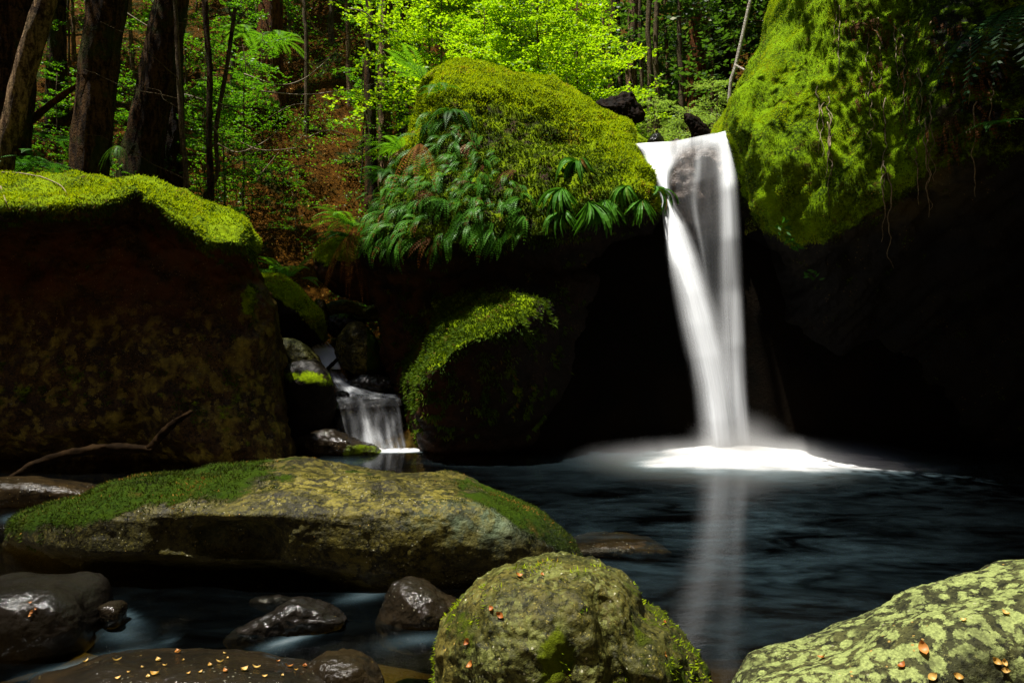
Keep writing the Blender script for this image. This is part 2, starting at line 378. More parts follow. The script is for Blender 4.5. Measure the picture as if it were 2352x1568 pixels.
# ------------------------------------------------------------------ boulders
SURF = {}   # name -> (bvh, V, Fs, moss)
def boulder(key, name, label, outline, Y0, front, back, mat, c=None, depth=None, slope=None, nt=150, nl=80, amp=.06, freq=1.3,
            flat=.8, rim=.8, moss=None, stain=None, lich=None, wet=None, seed=0, ridge=0.0, group=None, disp=None):
    n_ = max(24, int(nt * .62)); n_ += n_ % 2; nb_ = 4 * n_        # n_ cells a side, nb_ border points
    O = catmull(outline, nb_)
    c = np.array(c if c is not None else O.mean(0), float)
    g = np.linspace(-1, 1, n_ + 1); gu, gv = np.meshgrid(g, g)
    # concentric square -> disc
    a1 = np.abs(gu) >= np.abs(gv)
    with np.errstate(divide='ignore', invalid='ignore'):
        rho = np.where(a1, np.abs(gu), np.abs(gv))
        th_ = np.where(gu >= 0, 0.0, 4.0) + np.where(gu != 0, gv / gu, 0)
        th2 = np.where(gv >= 0, 2.0, 6.0) - np.where(gv != 0, gu / gv, 0)
        th_ = np.where(a1, th_, th2) % 8
    ti = th_ / 8 * nb_
    Oc = np.vstack([O, O[:1]])
    ox = np.interp(ti, np.arange(nb_ + 1), Oc[:, 0]); oy = np.interp(ti, np.arange(nb_ + 1), Oc[:, 1])
    pexp = 2.0 / rim
    def body(r, ox, oy, sgn):
        px = c[0] + r * (ox - c[0]); py = c[1] + r * (oy - c[1])
        w_ = np.clip(1 - r ** pexp, 0, 1) ** (.5 * flat)
        Yb = np.full(px.shape, float(Y0)) + (slope(px, py) if slope else 0) + (depth(px, py) if depth else 0)
        Yv = Yb - front * w_ if sgn > 0 else Yb
        return np.stack([(px - 1176) / F * Yv, Yv if sgn > 0 else Yb + back * w_, CZ + (784 - py) / F * Yv], -1)
    rr_ = np.sin(rho * np.pi / 2) * .75 + rho * .25
    Vf = body(rr_, ox, oy, 1).reshape(-1, 3); m_ = n_ + 1
    i = np.arange(n_)[:, None] * m_; j = np.arange(n_)[None, :]
    Qf = np.stack([i + j, i + j + 1, i + m_ + j + 1, i + m_ + j], -1).reshape(-1, 4)
    # border indices ordered by outline index
    bi = np.where(rho.ravel() > 1 - 1e-9)[0]; bi = bi[np.argsort(ti.ravel()[bi])]; nt = len(bi)
    tb_ = ti.ravel()[bi]; bx = np.interp(tb_, np.arange(nb_ + 1), Oc[:, 0]); by = np.interp(tb_, np.arange(nb_ + 1), Oc[:, 1])
    nr = 22; ph = np.linspace(1, 0, nr + 1)[1:-1]
    rb = np.sin(ph * np.pi / 2)
    Vb_ = body(rb[:, None], bx[None], by[None], -1).reshape(-1, 3)
    base_ = len(Vf); nr = len(rb); rings = np.vstack([bi[None], base_ + np.arange(nr * nt).reshape(nr, nt)])
    A0 = rings[:-1]; A1 = rings[1:]; Qb = np.stack([A0, np.roll(A0, -1, 1), np.roll(A1, -1, 1), A1], -1).reshape(-1, 4)
    V = np.vstack([Vf, Vb_, Vb_[-nt:].mean(0)[None]]); L_ = rings[-1]
    T = np.stack([np.full(nt, len(V) - 1), L_, np.roll(L_, -1)], 1)
    # consistent winding: front faces look toward the camera, back faces away
    def flip(Fc, want):
        k = V[Fc]; nn = np.cross(k[:, 2] - k[:, 0], k[:, -1] - k[:, 1]).sum(0) if Fc.shape[1] == 4 else np.cross(k[:, 1] - k[:, 0], k[:, 2] - k[:, 0]).sum(0)
        return Fc[:, ::-1] if nn[1] * want < 0 else Fc
    Q = np.vstack([flip(Qf, -1), flip(Qb, 1)]); T = flip(T, 1)
    N = vnormals(V, [Q, T])
    cen = V.mean(0)
    s = seed * 3.1
    dsp = amp * (1.3 * fbm(V * freq + s, 3, seed) + .45 * fbm(V * freq * 4 + s, 3, seed + 5) + .16 * fbm(V * freq * 16, 2, seed + 9))
    if ridge: dsp = dsp - ridge * np.abs(fbm(V * freq * 1.7 + 9, 3, seed + 3))
    if disp is not None: dsp = dsp + disp(V, *project(V))
    V = V + N * dsp[:, None]
    N = vnormals(V, [Q, T])
    qx, qy = project(np.where(V[:, 1:2] > .3, V, .3))
    z0 = np.zeros(len(V))
    A = {'moss': moss(qx, qy, N, V) if moss else z0, 'stain': stain(qx, qy, N, V) if stain else z0,
         'lich': lich(qx, qy, N, V) if lich else z0 + 1, 'wet': wet(qx, qy, N, V) if wet else z0}
    o0 = base_of(V)
    me = mesh_np(name, V, [Q, T], mat, A, origin=o0)
    o = ob(name, me, None, o0, label, 'boulder' if Y0 * 0 + (V[:, 0].max() - V[:, 0].min()) > 1.0 else 'rock', group)
    bvh = BVHTree.FromPolygons(V.tolist(), Q.tolist() + T.tolist())
    SURF[key] = dict(bvh=bvh, V=V, Q=Q, moss=A['moss'], N=N, obj=o, o0=o0)
    return o
def blades(key, count, L, mat, thr=.5, wid=.35, droop=.25, seed=0, mask=None, name='moss', stand=1.0):
    S = SURF[key]; V, Q, mo = S['V'], S['Q'], S['moss']
    rs = np.random.RandomState(seed)
    A = V[Q]; cen = A.mean(1); n = np.cross(A[:, 2] - A[:, 0], A[:, 3] - A[:, 1]); ar = np.linalg.norm(n, axis=1) / 2; n = unit(n)
    m = mo[Q].mean(1) + fbm(cen * 4.5, 3, 77) * .5
    wt = ar * (m > thr) * (n[:, 1] < .45)
    if mask is not None: wt = wt * mask(*project(cen), cen)
    if wt.sum() <= 0: return
    f = rs.choice(len(Q), count, p=wt / wt.sum()); u = rs.rand(count, 1); v = rs.rand(count, 1); q = A[f]
    P = (q[:, 0] * (1 - u) + q[:, 1] * u) * (1 - v) + (q[:, 3] * (1 - u) + q[:, 2] * u) * v
    nn = n[f]; D = unit(nn * stand + rs.randn(count, 3) * .55 + np.array([0, 0, -droop]))
    U = unit(np.cross(D, rs.randn(count, 3)))
    l = L * (.5 + rs.rand(count)); lv, lq = leaf_quads(P - nn * L * .15, D, U, l, l * wid)
    rr = np.clip(.5 + .45 * fbm(P * 2.2, 3, 21) * 1.4 + rs.randn(count) * .18, 0, .999)
    me = mesh_np(name, lv, lq, mat, {'rnd': np.repeat(rr, 4)}, False, S['o0'])
    ob(name, me, S['obj'])

up = lambda N, a, b: ss(a, b, N[:, 2])
# centre block beside the waterfall
OUT_A = [(1000, 150), (1080, 138), (1160, 150), (1240, 165), (1330, 212), (1400, 255), (1450, 300), (1485, 350), (1512, 410), (1524, 470), (1522, 560),
         (1532, 660), (1545, 740), (1540, 860), (1535, 1000), (1530, 1080), (1300, 1090), (1100, 1080), (960, 1060), (925, 960), (905, 870), (875, 780), (868, 700),
         (830, 640), (828, 560), (850, 480), (885, 400), (925, 330), (950, 260), (972, 200)]
def lipA(px):  return np.interp(px, [820, 900, 1000, 1150, 1300, 1420, 1530], [560, 590, 575, 560, 545, 510, 478])
def depA(px, py):
    lip = lipA(px); d = py - lip
    top = .9 * ss(0, -330, d) + .5 * ss(330, 600, -d)
    rec = (1.05 * ss(-15, 90, d) + .5 * ss(90, 350, d)) * np.interp(px, [850, 1150, 1350], [.5, .75, 1])
    xc = np.interp(py, [660, 700, 740, 800, 880, 960, 1050], [1090, 1050, 1012, 985, 922, 925, 950])
    foot = ss(-50, 60, px - xc) * ss(1480, 1120, px) * ss(600, 800, py + .25 * (px - 1060))
    top = top - .75 * ss(1380, 1500, px) * ss(620, 500, py)
    return top + rec - 2.0 * foot + .45 * foot * ss(900, 1040, py) - .3 * np.exp(-((px - 1340) / 110) ** 2 - ((py - 430) / 90) ** 2) - .35 * np.exp(-((px - 1010) / 120) ** 2 - ((py - 420) / 160) ** 2)
def topA(px): return np.interp(px, [950, 1000, 1080, 1160, 1240, 1330, 1400, 1450, 1485, 1512, 1530], [270, 150, 138, 150, 165, 212, 255, 300, 350, 410, 480])
def mossA(px, py, N, V):
    d = py - lipA(px); e = py - topA(px)
    return np.clip(ss(40, -30, d) * (.54 + .46 * ss(130, 20, e) + .18 * np.exp(-((px - 1400) / 110) ** 2 - ((py - 380) / 90) ** 2)) + ss(640, 700, py) * ss(1330, 1180, px) * ss(900, 940, px) * (.30 + .5 * up(N, .0, .5) + .15 * np.exp(-((px - 1040) / 70) ** 2 - ((py - 740) / 60) ** 2)) * ss(1040, 900, py), 0, 1)
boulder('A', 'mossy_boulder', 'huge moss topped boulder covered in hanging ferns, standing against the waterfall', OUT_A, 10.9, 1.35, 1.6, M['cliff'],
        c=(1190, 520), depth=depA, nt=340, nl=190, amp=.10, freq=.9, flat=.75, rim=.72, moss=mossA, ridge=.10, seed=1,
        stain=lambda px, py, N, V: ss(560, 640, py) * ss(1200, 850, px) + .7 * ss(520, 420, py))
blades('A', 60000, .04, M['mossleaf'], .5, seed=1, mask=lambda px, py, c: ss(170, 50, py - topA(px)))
blades('A', 55000, .06, M['mossdark'], .30, seed=2, mask=lambda px, py, c: ss(40, 140, py - topA(px)), droop=.8, wid=.28)  # darker moss below the ridge, shade of the face put into its colour
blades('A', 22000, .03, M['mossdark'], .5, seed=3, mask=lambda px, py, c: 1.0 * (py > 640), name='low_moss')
# right-hand cliff
OUT_B = [(1850, -120), (1800, 30), (1765, 100), (1730, 160), (1700, 205), (1684, 260), (1688, 320), (1704, 390), (1723, 460), (1746, 530), (1774, 600), (1800, 700), (1800, 850), (1810, 1080),
         (2000, 1120), (2400, 1140), (2700, 1100), (2800, 600), (2750, 100), (2600, -150), (2200, -260)]
def lipB(px): return np.interp(px, [1690, 1740, 1820, 1900, 1980, 2060, 2150, 2250, 2352, 2600], [400, 510, 560, 545, 500, 460, 410, 390, 370, 330])
def depB(px, py):
    d = py - lipB(px)
    return 1.5 * ss(-60, 240, d) + .9 * ss(150, 400, d) + .9 * ss(-100, -520, d) - 1.1 * ss(1900, 2400, px) + .35 * np.exp(-((px - 2060) / 60) ** 2 - ((py - 150) / 200) ** 2)
def mossB(px, py, N, V):
    d = py - lipB(px)
    return np.clip(.85 * ss(50, -40, d) - .50 * ss(1980, 2200, px) - .3 * np.exp(-((px - 2000) / 90) ** 2 - ((py - 60) / 90) ** 2) + .1, 0, 1) * ss(60, 0, d)
def dispB(V, px, py):
    q = V.copy(); q[:, 0], q[:, 2] = V[:, 0] * .5 + V[:, 2] * .86, (V[:, 2] * .5 - V[:, 0] * .86)
    return .13 * fbm(q * np.array([.22, .5, 2.6]), 4, 31) + .03 * fbm(V * 4, 3, 33)
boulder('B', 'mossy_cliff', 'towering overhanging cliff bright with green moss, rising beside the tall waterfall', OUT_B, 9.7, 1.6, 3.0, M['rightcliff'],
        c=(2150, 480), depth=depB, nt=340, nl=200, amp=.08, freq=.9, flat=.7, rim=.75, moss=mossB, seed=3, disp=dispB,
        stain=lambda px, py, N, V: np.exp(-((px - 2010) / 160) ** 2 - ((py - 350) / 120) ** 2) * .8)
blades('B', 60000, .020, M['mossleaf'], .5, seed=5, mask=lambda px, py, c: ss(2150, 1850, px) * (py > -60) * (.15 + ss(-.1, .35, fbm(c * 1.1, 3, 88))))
blades('B', 50000, .028, M['mossdark'], .3, seed=6, mask=lambda px, py, c: 1.0 * ((px < 2420) & (py > -60)) * (ss(1800, 2050, px) + ss(.1, -.2, fbm(c * 1.1, 3, 88))), wid=.28, droop=.7, name='dark_moss')  # darker moss towards the right, standing in for shade there
SURF['B']['obj']['category'] = 'cliff'
# left block
OUT_C = [(-260, 420), (-120, 395), (0, 392), (80, 392), (160, 402), (240, 416), (310, 405), (370, 412), (420, 440), (500, 462), (545, 488), (568, 530), (570, 580), (590, 625), (618, 690), (636, 760),
         (650, 850), (658, 930), (668, 1010), (664, 1080), (600, 1110), (300, 1130), (0, 1140), (-300, 1140), (-420, 800), (-400, 500)]
def lipC(px): return np.interp(px, [-300, 0, 100, 240, 320, 400, 480, 560, 640], [470, 480, 480, 468, 440, 500, 560, 560, 640])
def depC(px, py):
    d = py - lipC(px)
    return 1.0 * ss(0, -95, d) + .95 * ss(-5, 60, d) - .30 * ss(200, 480, d) + .6 * ss(470, 620, d) - .15 * np.exp(-((px - 600) / 50) ** 2 - ((py - 800) / 50) ** 2)
def mossC(px, py, N, V):
    d = py - lipC(px)
    return np.clip(ss(62, -50, d) + .65 * np.exp(-((px - 575) / 30) ** 2 - ((py - 690) / 45) ** 2) + .35 * ss(640, 900, py) * ss(.0, .3, N[:, 2] + .2) * ss(650, 560, px), 0, 1)
boulder('C', 'mossy_boulder', 'massive dark brown block with glowing green moss along its flat top', OUT_C, 8.9, 1.1, .9, M['left'],
        c=(180, 760), depth=depC, nt=340, nl=190, amp=.09, freq=1.0, flat=.6, rim=.62, moss=mossC, seed=4, ridge=.06,
        stain=lambda px, py, N, V: ss(800, 600, py) * ss(500, 560, py), lich=lambda px, py, N, V: ss(640, 800, py))
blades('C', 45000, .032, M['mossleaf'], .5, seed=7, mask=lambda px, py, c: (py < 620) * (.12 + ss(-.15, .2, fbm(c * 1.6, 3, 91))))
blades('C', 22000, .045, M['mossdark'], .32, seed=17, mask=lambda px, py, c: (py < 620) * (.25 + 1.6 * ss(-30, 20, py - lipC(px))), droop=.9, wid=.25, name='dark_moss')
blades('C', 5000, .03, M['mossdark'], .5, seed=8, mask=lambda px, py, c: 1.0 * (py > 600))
# rock face behind the fall
boulder('W', 'wet_rock_face', 'dark wet rock lip that the tall waterfall pours over', [(1497, 350), (1515, 330), (1560, 324), (1620, 310), (1660, 302), (1684, 316), (1695, 600), (1690, 1080), (1560, 1090), (1530, 700), (1515, 480)],
        10.85, .72, .8, M['lip'], c=(1610, 640), depth=lambda px, py: .55 * ss(420, 700, py), nt=160, nl=90, amp=.07, freq=2.2, flat=.5, rim=.6, seed=6, ridge=.05,
        wet=lambda px, py, N, V: .25 + .75 * ss(480, 600, py), stain=None)
# long foreground boulder
OUT_D = [(12, 1235), (35, 1185), (110, 1158), (190, 1138), (255, 1112), (340, 1098), (430, 1090), (520, 1083), (600, 1077), (680, 1077), (760, 1085), (850, 1098), (940, 1107), (1020, 1105), (1070, 1112), (1130, 1135),
         (1200, 1163), (1255, 1195), (1300, 1238), (1328, 1275), (1322, 1320), (1200, 1370), (1000, 1400), (780, 1440), (400, 1440), (100, 1400), (10, 1320)]
def depD(px, py):
    low = np.interp(px, [0, 200, 380, 470, 600, 760, 900, 1100, 1300], [1250, 1290, 1300, 1300, 1305, 1330, 1370, 1330, 1290])
    d = py - low
    under = .75 * ss(-25, 40, d) * ss(950, 700, px)
    hollow = .22 * np.exp(-((px - 545) / 95) ** 4 - ((py - 1240) / 45) ** 4) + .10 * np.exp(-((px - 420) / 60) ** 2 - ((py - 1230) / 60) ** 2)
    brow = -.07 * np.exp(-((px - 560) / 110) ** 2 - ((py - 1188) / 14) ** 2)
    return under + hollow + brow + .25 * ss(1180, 1080, py)
def mossD(px, py, N, V):
    top = np.interp(px, [0, 200, 260, 420, 600, 900, 1100, 1300], [1160, 1140, 1112, 1090, 1077, 1100, 1120, 1240])
    d = py - top
    a = ss(115, 0, d) * ss(720, 400, px)
    b = ss(70, 0, d) * ss(980, 1180, px) * .46
    c_ = .20 * ss(120, 20, d) * ss(420, 650, px)
    return np.clip(a + b + c_ + .10, 0, 1)
def lichD(px, py, N, V):
    return np.clip(np.exp(-((px - 830) / 260) ** 2 - ((py - 1150) / 70) ** 2) * 1.3 + .25 + .5 * np.exp(-((px - 900) / 150) ** 2 - ((py - 1290) / 50) ** 2), 0, 1)
boulder('D', 'long_boulder', 'long low olive boulder with mossy left end and lichen blotched crest', OUT_D, 5.15, .80, .9, M['long'], c=(680, 1235), depth=depD,
        nt=320, nl=170, amp=.035, freq=1.8, flat=.65, rim=.65, moss=mossD, lich=lichD, seed=5,
        stain=lambda px, py, N, V: np.exp(-((px - 1090) / 120) ** 2 - ((py - 1200) / 40) ** 2) * 1.6 + .5 * np.exp(-((px - 545) / 80) ** 2 - ((py - 1240) / 40) ** 2),
        wet=lambda px, py, N, V: ss(1210, 1290, px) * .8 + ss(.22, .05, V[:, 2]) * .8)
blades('D', 24000, .024, M['mossbrown'], .5, seed=9, mask=lambda px, py, c: 1.0 * (px < 640), wid=.22, stand=.8, droop=.5)
blades('D', 6000, .014, M['mossbrown'], .5, seed=10, mask=lambda px, py, c: 1.0 * (px > 640), wid=.3)
# foreground speckled boulder
boulder('E', 'speckled_boulder', 'rounded boulder with pale lichen spots and moss tufts beside the pool', [(985, 1560), (992, 1500), (1008, 1455), (1040, 1405), (1075, 1362), (1120, 1330), (1160, 1310), (1210, 1300), (1265, 1296), (1330, 1299), (1390, 1315), (1440, 1335), (1478, 1362), (1500, 1400),
         (1545, 1432), (1580, 1470), (1612, 1510), (1632, 1560), (1640, 1640), (1600, 1760), (1300, 1820), (1050, 1780), (985, 1660)],
        3.15, .55, .7, M['speckled'], c=(1290, 1560), nt=260, nl=150, amp=.028, freq=3.0, flat=.95, rim=.9, seed=8, ridge=.03,
        depth=lambda px, py: .10 * np.exp(-((px - 1385 - (py - 1400) * .25) / 26) ** 2) * ss(1330, 1400, py) + .06 * np.exp(-((px - 1500) / 40) ** 2 - ((py - 1420) / 60) ** 2),
        moss=lambda px, py, N, V: np.clip(.29 + .5 * np.exp(-((px - 1285) / 45) ** 2 - ((py - 1530) / 60) ** 2) + .25 * np.exp(-((px - 1060) / 60) ** 2 - ((py - 1440) / 60) ** 2) + .2 * ss(1380, 1480, px), 0, 1),
        lich=lambda px, py, N, V: ss(1460, 1380, px) * .9 + .1, wet=lambda px, py, N, V: ss(.16, .0, V[:, 2]) * .9)
blades('E', 2600, .020, M['mossleaf'], .52, seed=11, mask=lambda px, py, c: 1.0, wid=.2)
# corner boulder, pale lichen
boulder('F', 'pale_boulder', 'pale boulder blotched all over with round green lichen, lowest on the right', [(1720, 1580), (1800, 1535), (1900, 1502), (2000, 1468), (2070, 1435), (2130, 1402), (2200, 1378), (2280, 1358), (2360, 1336), (2480, 1315), (2650, 1330), (2800, 1420), (2850, 1650), (2700, 1900), (2200, 1980), (1800, 1900), (1690, 1700)],
        2.55, .42, .5, M['pale'], c=(2280, 1640), nt=220, nl=130, amp=.022, freq=2.6, flat=.9, rim=.85, seed=9, lich=lambda px, py, N, V: np.ones(len(V)),
        moss=lambda px, py, N, V: np.full(len(V), .02))
# smaller rocks
def small(key, label, out, Y0, fr, bk, mat, **kw):
    k = dict(nt=110, nl=60, amp=.02, freq=4.0, flat=.85, rim=.85); k.update(kw)
    nm = k.pop('nm', 'rock')
    return boulder(key, nm, label, out, Y0, fr, bk, mat, **k)
wetall = lambda a: (lambda px, py, N, V: np.full(len(V), a))
small('G', 'pyramid shaped wet brown rock shining beside the speckled boulder', [(860, 1440), (872, 1405), (888, 1365), (908, 1338), (950, 1330), (985, 1340), (1020, 1362), (1058, 1388), (1075, 1430), (1060, 1480), (960, 1500), (880, 1490)],
      4.05, .28, .25, M['wetbrown'], seed=11, wet=wetall(.75), ridge=.02, amp=.012, freq=5, flat=1.1, rim=1.1)
small('H', 'large black wet boulder glistening along its rounded shoulder, beside fast water', [(-160, 1400), (-60, 1350), (10, 1343), (80, 1340), (140, 1344), (185, 1368), (208, 1410), (216, 1460), (190, 1500), (130, 1530), (60, 1550), (-20, 1570), (-160, 1600)],
      3.75, .38, .5, M['wet'], c=(60, 1450), seed=12, wet=wetall(.8), amp=.016, freq=2.5, nt=180, nl=100, ridge=.012)
small('I', 'low jagged black wet rock with white water line along its foot', [(515, 1480), (522, 1462), (560, 1436), (605, 1415), (640, 1392), (672, 1380), (715, 1386), (755, 1405), (795, 1425), (770, 1445), (700, 1465), (640, 1485), (590, 1505), (545, 1510)],
      3.85, .15, .25, M['wet'], seed=13, wet=wetall(.8), amp=.015, ridge=.025, freq=5)
small('I2', 'tiny dark wet stone just behind the jagged black rock', [(578, 1385), (600, 1370), (640, 1366), (680, 1376), (690, 1400), (620, 1410)], 4.35, .1, .12, M['wet'], seed=14, wet=wetall(.8))
small('I3', 'small round dark stone ringed by white water below the long boulder', [(222, 1400), (240, 1385), (268, 1388), (280, 1410), (275, 1440), (235, 1445)], 3.85, .1, .12, M['wetbrown'], seed=15, wet=wetall(.8), amp=.012)
small('J', 'flat dark wet slab sprinkled with small yellow leaves', [(60, 1575), (150, 1530), (260, 1500), (400, 1490), (520, 1492), (640, 1508), (760, 1530), (830, 1600), (780, 1760), (400, 1800), (80, 1760)],
      3.35, .75, .12, M['wetbrown'], c=(430, 1640), seed=16, wet=wetall(.85), amp=.015, freq=2, flat=1.0)
small('J2', 'small rounded brown rock at the end of the leaf sprinkled slab', [(688, 1590), (700, 1540), (735, 1514), (780, 1507), (825, 1518), (862, 1550), (885, 1600), (870, 1680), (700, 1680)], 3.1, .18, .2, M['wetbrown'], seed=17, wet=wetall(.4), amp=.02)
small('K', 'smooth flat grey rock lying between dark block and long boulder', [(-140, 1120), (-60, 1102), (0, 1098), (70, 1098), (130, 1106), (190, 1118), (222, 1135), (200, 1160), (120, 1178), (0, 1185), (-140, 1180)],
      6.9, .35, .4, M['wetbrown'], c=(40, 1138), seed=18, wet=lambda px, py, N, V: ss(.3, .1, V[:, 2]) * .5, amp=.02, freq=2)
small('K2', 'small dark rock breaking the pool surface behind the long boulder', [(862, 1100), (880, 1086), (900, 1080), (915, 1090), (918, 1106), (880, 1112)], 8.0, .1, .12, M['wet'], seed=19, wet=wetall(.8))
# rocks of the side cascade
small('R1', 'broad wet ledge that the lowest small cascade spills over', [(760, 960), (768, 935), (800, 922), (860, 915), (915, 916), (930, 950), (935, 1050), (850, 1060), (770, 1050), (758, 1000)], 10.9, .45, .4, M['wetbrown'], c=(845, 985), seed=21, wet=wetall(.6), flat=.5, rim=.55, amp=.05, freq=2.2)
small('R2', 'flat black wet rock above the lowest small cascade', [(795, 880), (815, 866), (850, 860), (890, 866), (915, 880), (912, 905), (870, 912), (820, 905)], 11.3, .3, .3, M['wet'], seed=22, wet=wetall(.7), amp=.03)
small('R3', 'big dark moss rimmed rock directly beside the small cascade', [(645, 880), (650, 845), (680, 830), (720, 828), (748, 850), (762, 885), (768, 940), (752, 980), (735, 1030), (660, 1050), (648, 960)], 10.2, .45, .5, M['cliff'], c=(705, 930), seed=23, depth=lambda px, py: .3 * ss(870, 960, py),
      moss=lambda px, py, N, V: np.clip(.62 * np.exp(-((py - 868 - .1 * (px - 700)) / 24) ** 2), 0, 1), wet=lambda px, py, N, V: ss(860, 840, py) * .6, amp=.03, freq=2)
small('R4', 'speckled sloping rock above the dark moss rimmed rock', [(640, 790), (660, 778), (688, 782), (712, 800), (735, 832), (745, 870), (715, 880), (660, 880), (640, 850)], 10.7, .3, .3, M['speckled'], seed=24, amp=.03, freq=2.5)
small('R5', 'yellow moss capped rock under bright ferns near the cascade', [(583, 640), (600, 630), (630, 632), (660, 645), (690, 668), (720, 700), (745, 740), (740, 790), (690, 790), (640, 780), (605, 740), (590, 690)], 11.6, .5, .6, M['cliff'], c=(660, 715), seed=25,
      moss=lambda px, py, N, V: np.clip(ss(60, 20, py - np.interp(px, [580, 630, 690, 745], [640, 640, 680, 745])) * 1.1, 0, 1), depth=lambda px, py: .35 * ss(720, 760, py), amp=.04, freq=2)
blades('R5', 9000, .035, M['mossleaf'], .5, seed=12)
small('R6', 'tan flat topped stone lit at the head of the cascade', [(742, 712), (752, 695), (785, 689), (815, 693), (832, 712), (835, 728), (790, 724), (750, 728)], 12.4, .25, .3, M['long'], seed=26, amp=.02)
small('R6b', 'dark rock wedged under the tan flat topped stone', [(745, 735), (770, 722), (810, 724), (838, 735), (830, 770), (770, 775)], 12.1, .25, .3, M['wet'], seed=27, wet=wetall(.5), amp=.03)
small('R7', 'tall olive rock standing upright beside the upper cascade', [(772, 800), (780, 770), (800, 742), (830, 738), (855, 765), (868, 810), (866, 850), (830, 862), (795, 850), (775, 830)], 11.5, .4, .4, M['long'], seed=28, amp=.04, freq=2,
      moss=lambda px, py, N, V: ss(835, 850, px) * .9)
small('R8', 'small angular stone beside the tan flat topped stone', [(835, 725), (845, 712), (862, 706), (872, 715), (880, 728), (860, 738), (840, 736)], 12.2, .12, .15, M['speckled'], seed=29)
small('R9', 'small mossy grey stone between yellow mossed rock and tan stone', [(715, 705), (725, 690), (742, 690), (748, 715), (755, 745), (735, 755), (720, 735)], 12.0, .15, .2, M['speckled'], seed=30, moss=lambda px, py, N, V: ss(735, 725, px) * .6)
small('R10', 'little black stone in the white water above the ledge', [(765, 918), (772, 903), (786, 898), (802, 906), (804, 922), (785, 930)], 10.75, .12, .12, M['wet'], seed=31, wet=wetall(.7))
small('R11', 'rounded dark rock behind the speckled sloping rock', [(655, 775), (670, 762), (700, 760), (722, 770), (725, 792), (690, 800), (660, 795)], 11.9, .2, .25, M['wet'], seed=32, wet=wetall(.6))
small('R12', 'low wet brown rock in the pool below the small cascade', [(680, 1010), (700, 995), (745, 990), (790, 1000), (830, 1015), (868, 1032), (872, 1045), (800, 1058), (700, 1055), (680, 1040)], 9.9, .35, .35, M['wetbrown'], seed=33, wet=wetall(.75), amp=.04, freq=3, moss=lambda px, py, N, V: .55 * ss(760, 800, px) * ss(1010, 1025, py))
small('R13', 'black wet rock with bright rim beside the dark block foot', [(612, 1010), (622, 994), (645, 988), (664, 1000), (668, 1030), (662, 1062), (620, 1060)], 9.6, .3, .3, M['wet'], seed=34, wet=wetall(.7))
small('R14', 'orange brown rock with moss cap beneath the green ferns', [(720, 600), (735, 570), (765, 550), (800, 545), (835, 555), (860, 600), (880, 680), (850, 700), (780, 680), (735, 640)], 11.9, .5, .6, M['cliff'], c=(800, 625), seed=35, amp=.06, freq=1.8,
      moss=lambda px, py, N, V: ss(650, 555, py) * .85 + .25 * up(N, .2, .7), stain=wetall(1.0))
blades('R14', 5000, .03, M['mossleaf'], .5, seed=13)
small('R15', 'mossy green hump of rock just behind the waterfall lip', [(1395, 320), (1425, 290), (1460, 300), (1485, 320), (1490, 340), (1440, 345)], 11.8, .3, .4, M['cliff'], seed=36, moss=wetall(1.0))
small('R16', 'small black glinting rock on the waterfall lip', [(1488, 325), (1500, 308), (1512, 306), (1524, 320), (1520, 332), (1495, 334)], 11.0, .1, .12, M['wet'], seed=37, wet=wetall(.9))
# stones on the pool bed
small('U1', 'brown stone seen under water beyond the long boulder end', [(1290, 1262), (1400, 1245), (1500, 1250), (1540, 1275), (1450, 1300), (1320, 1300)], 5.6, .35, .5, M['wetbrown'], seed=40, amp=.02)

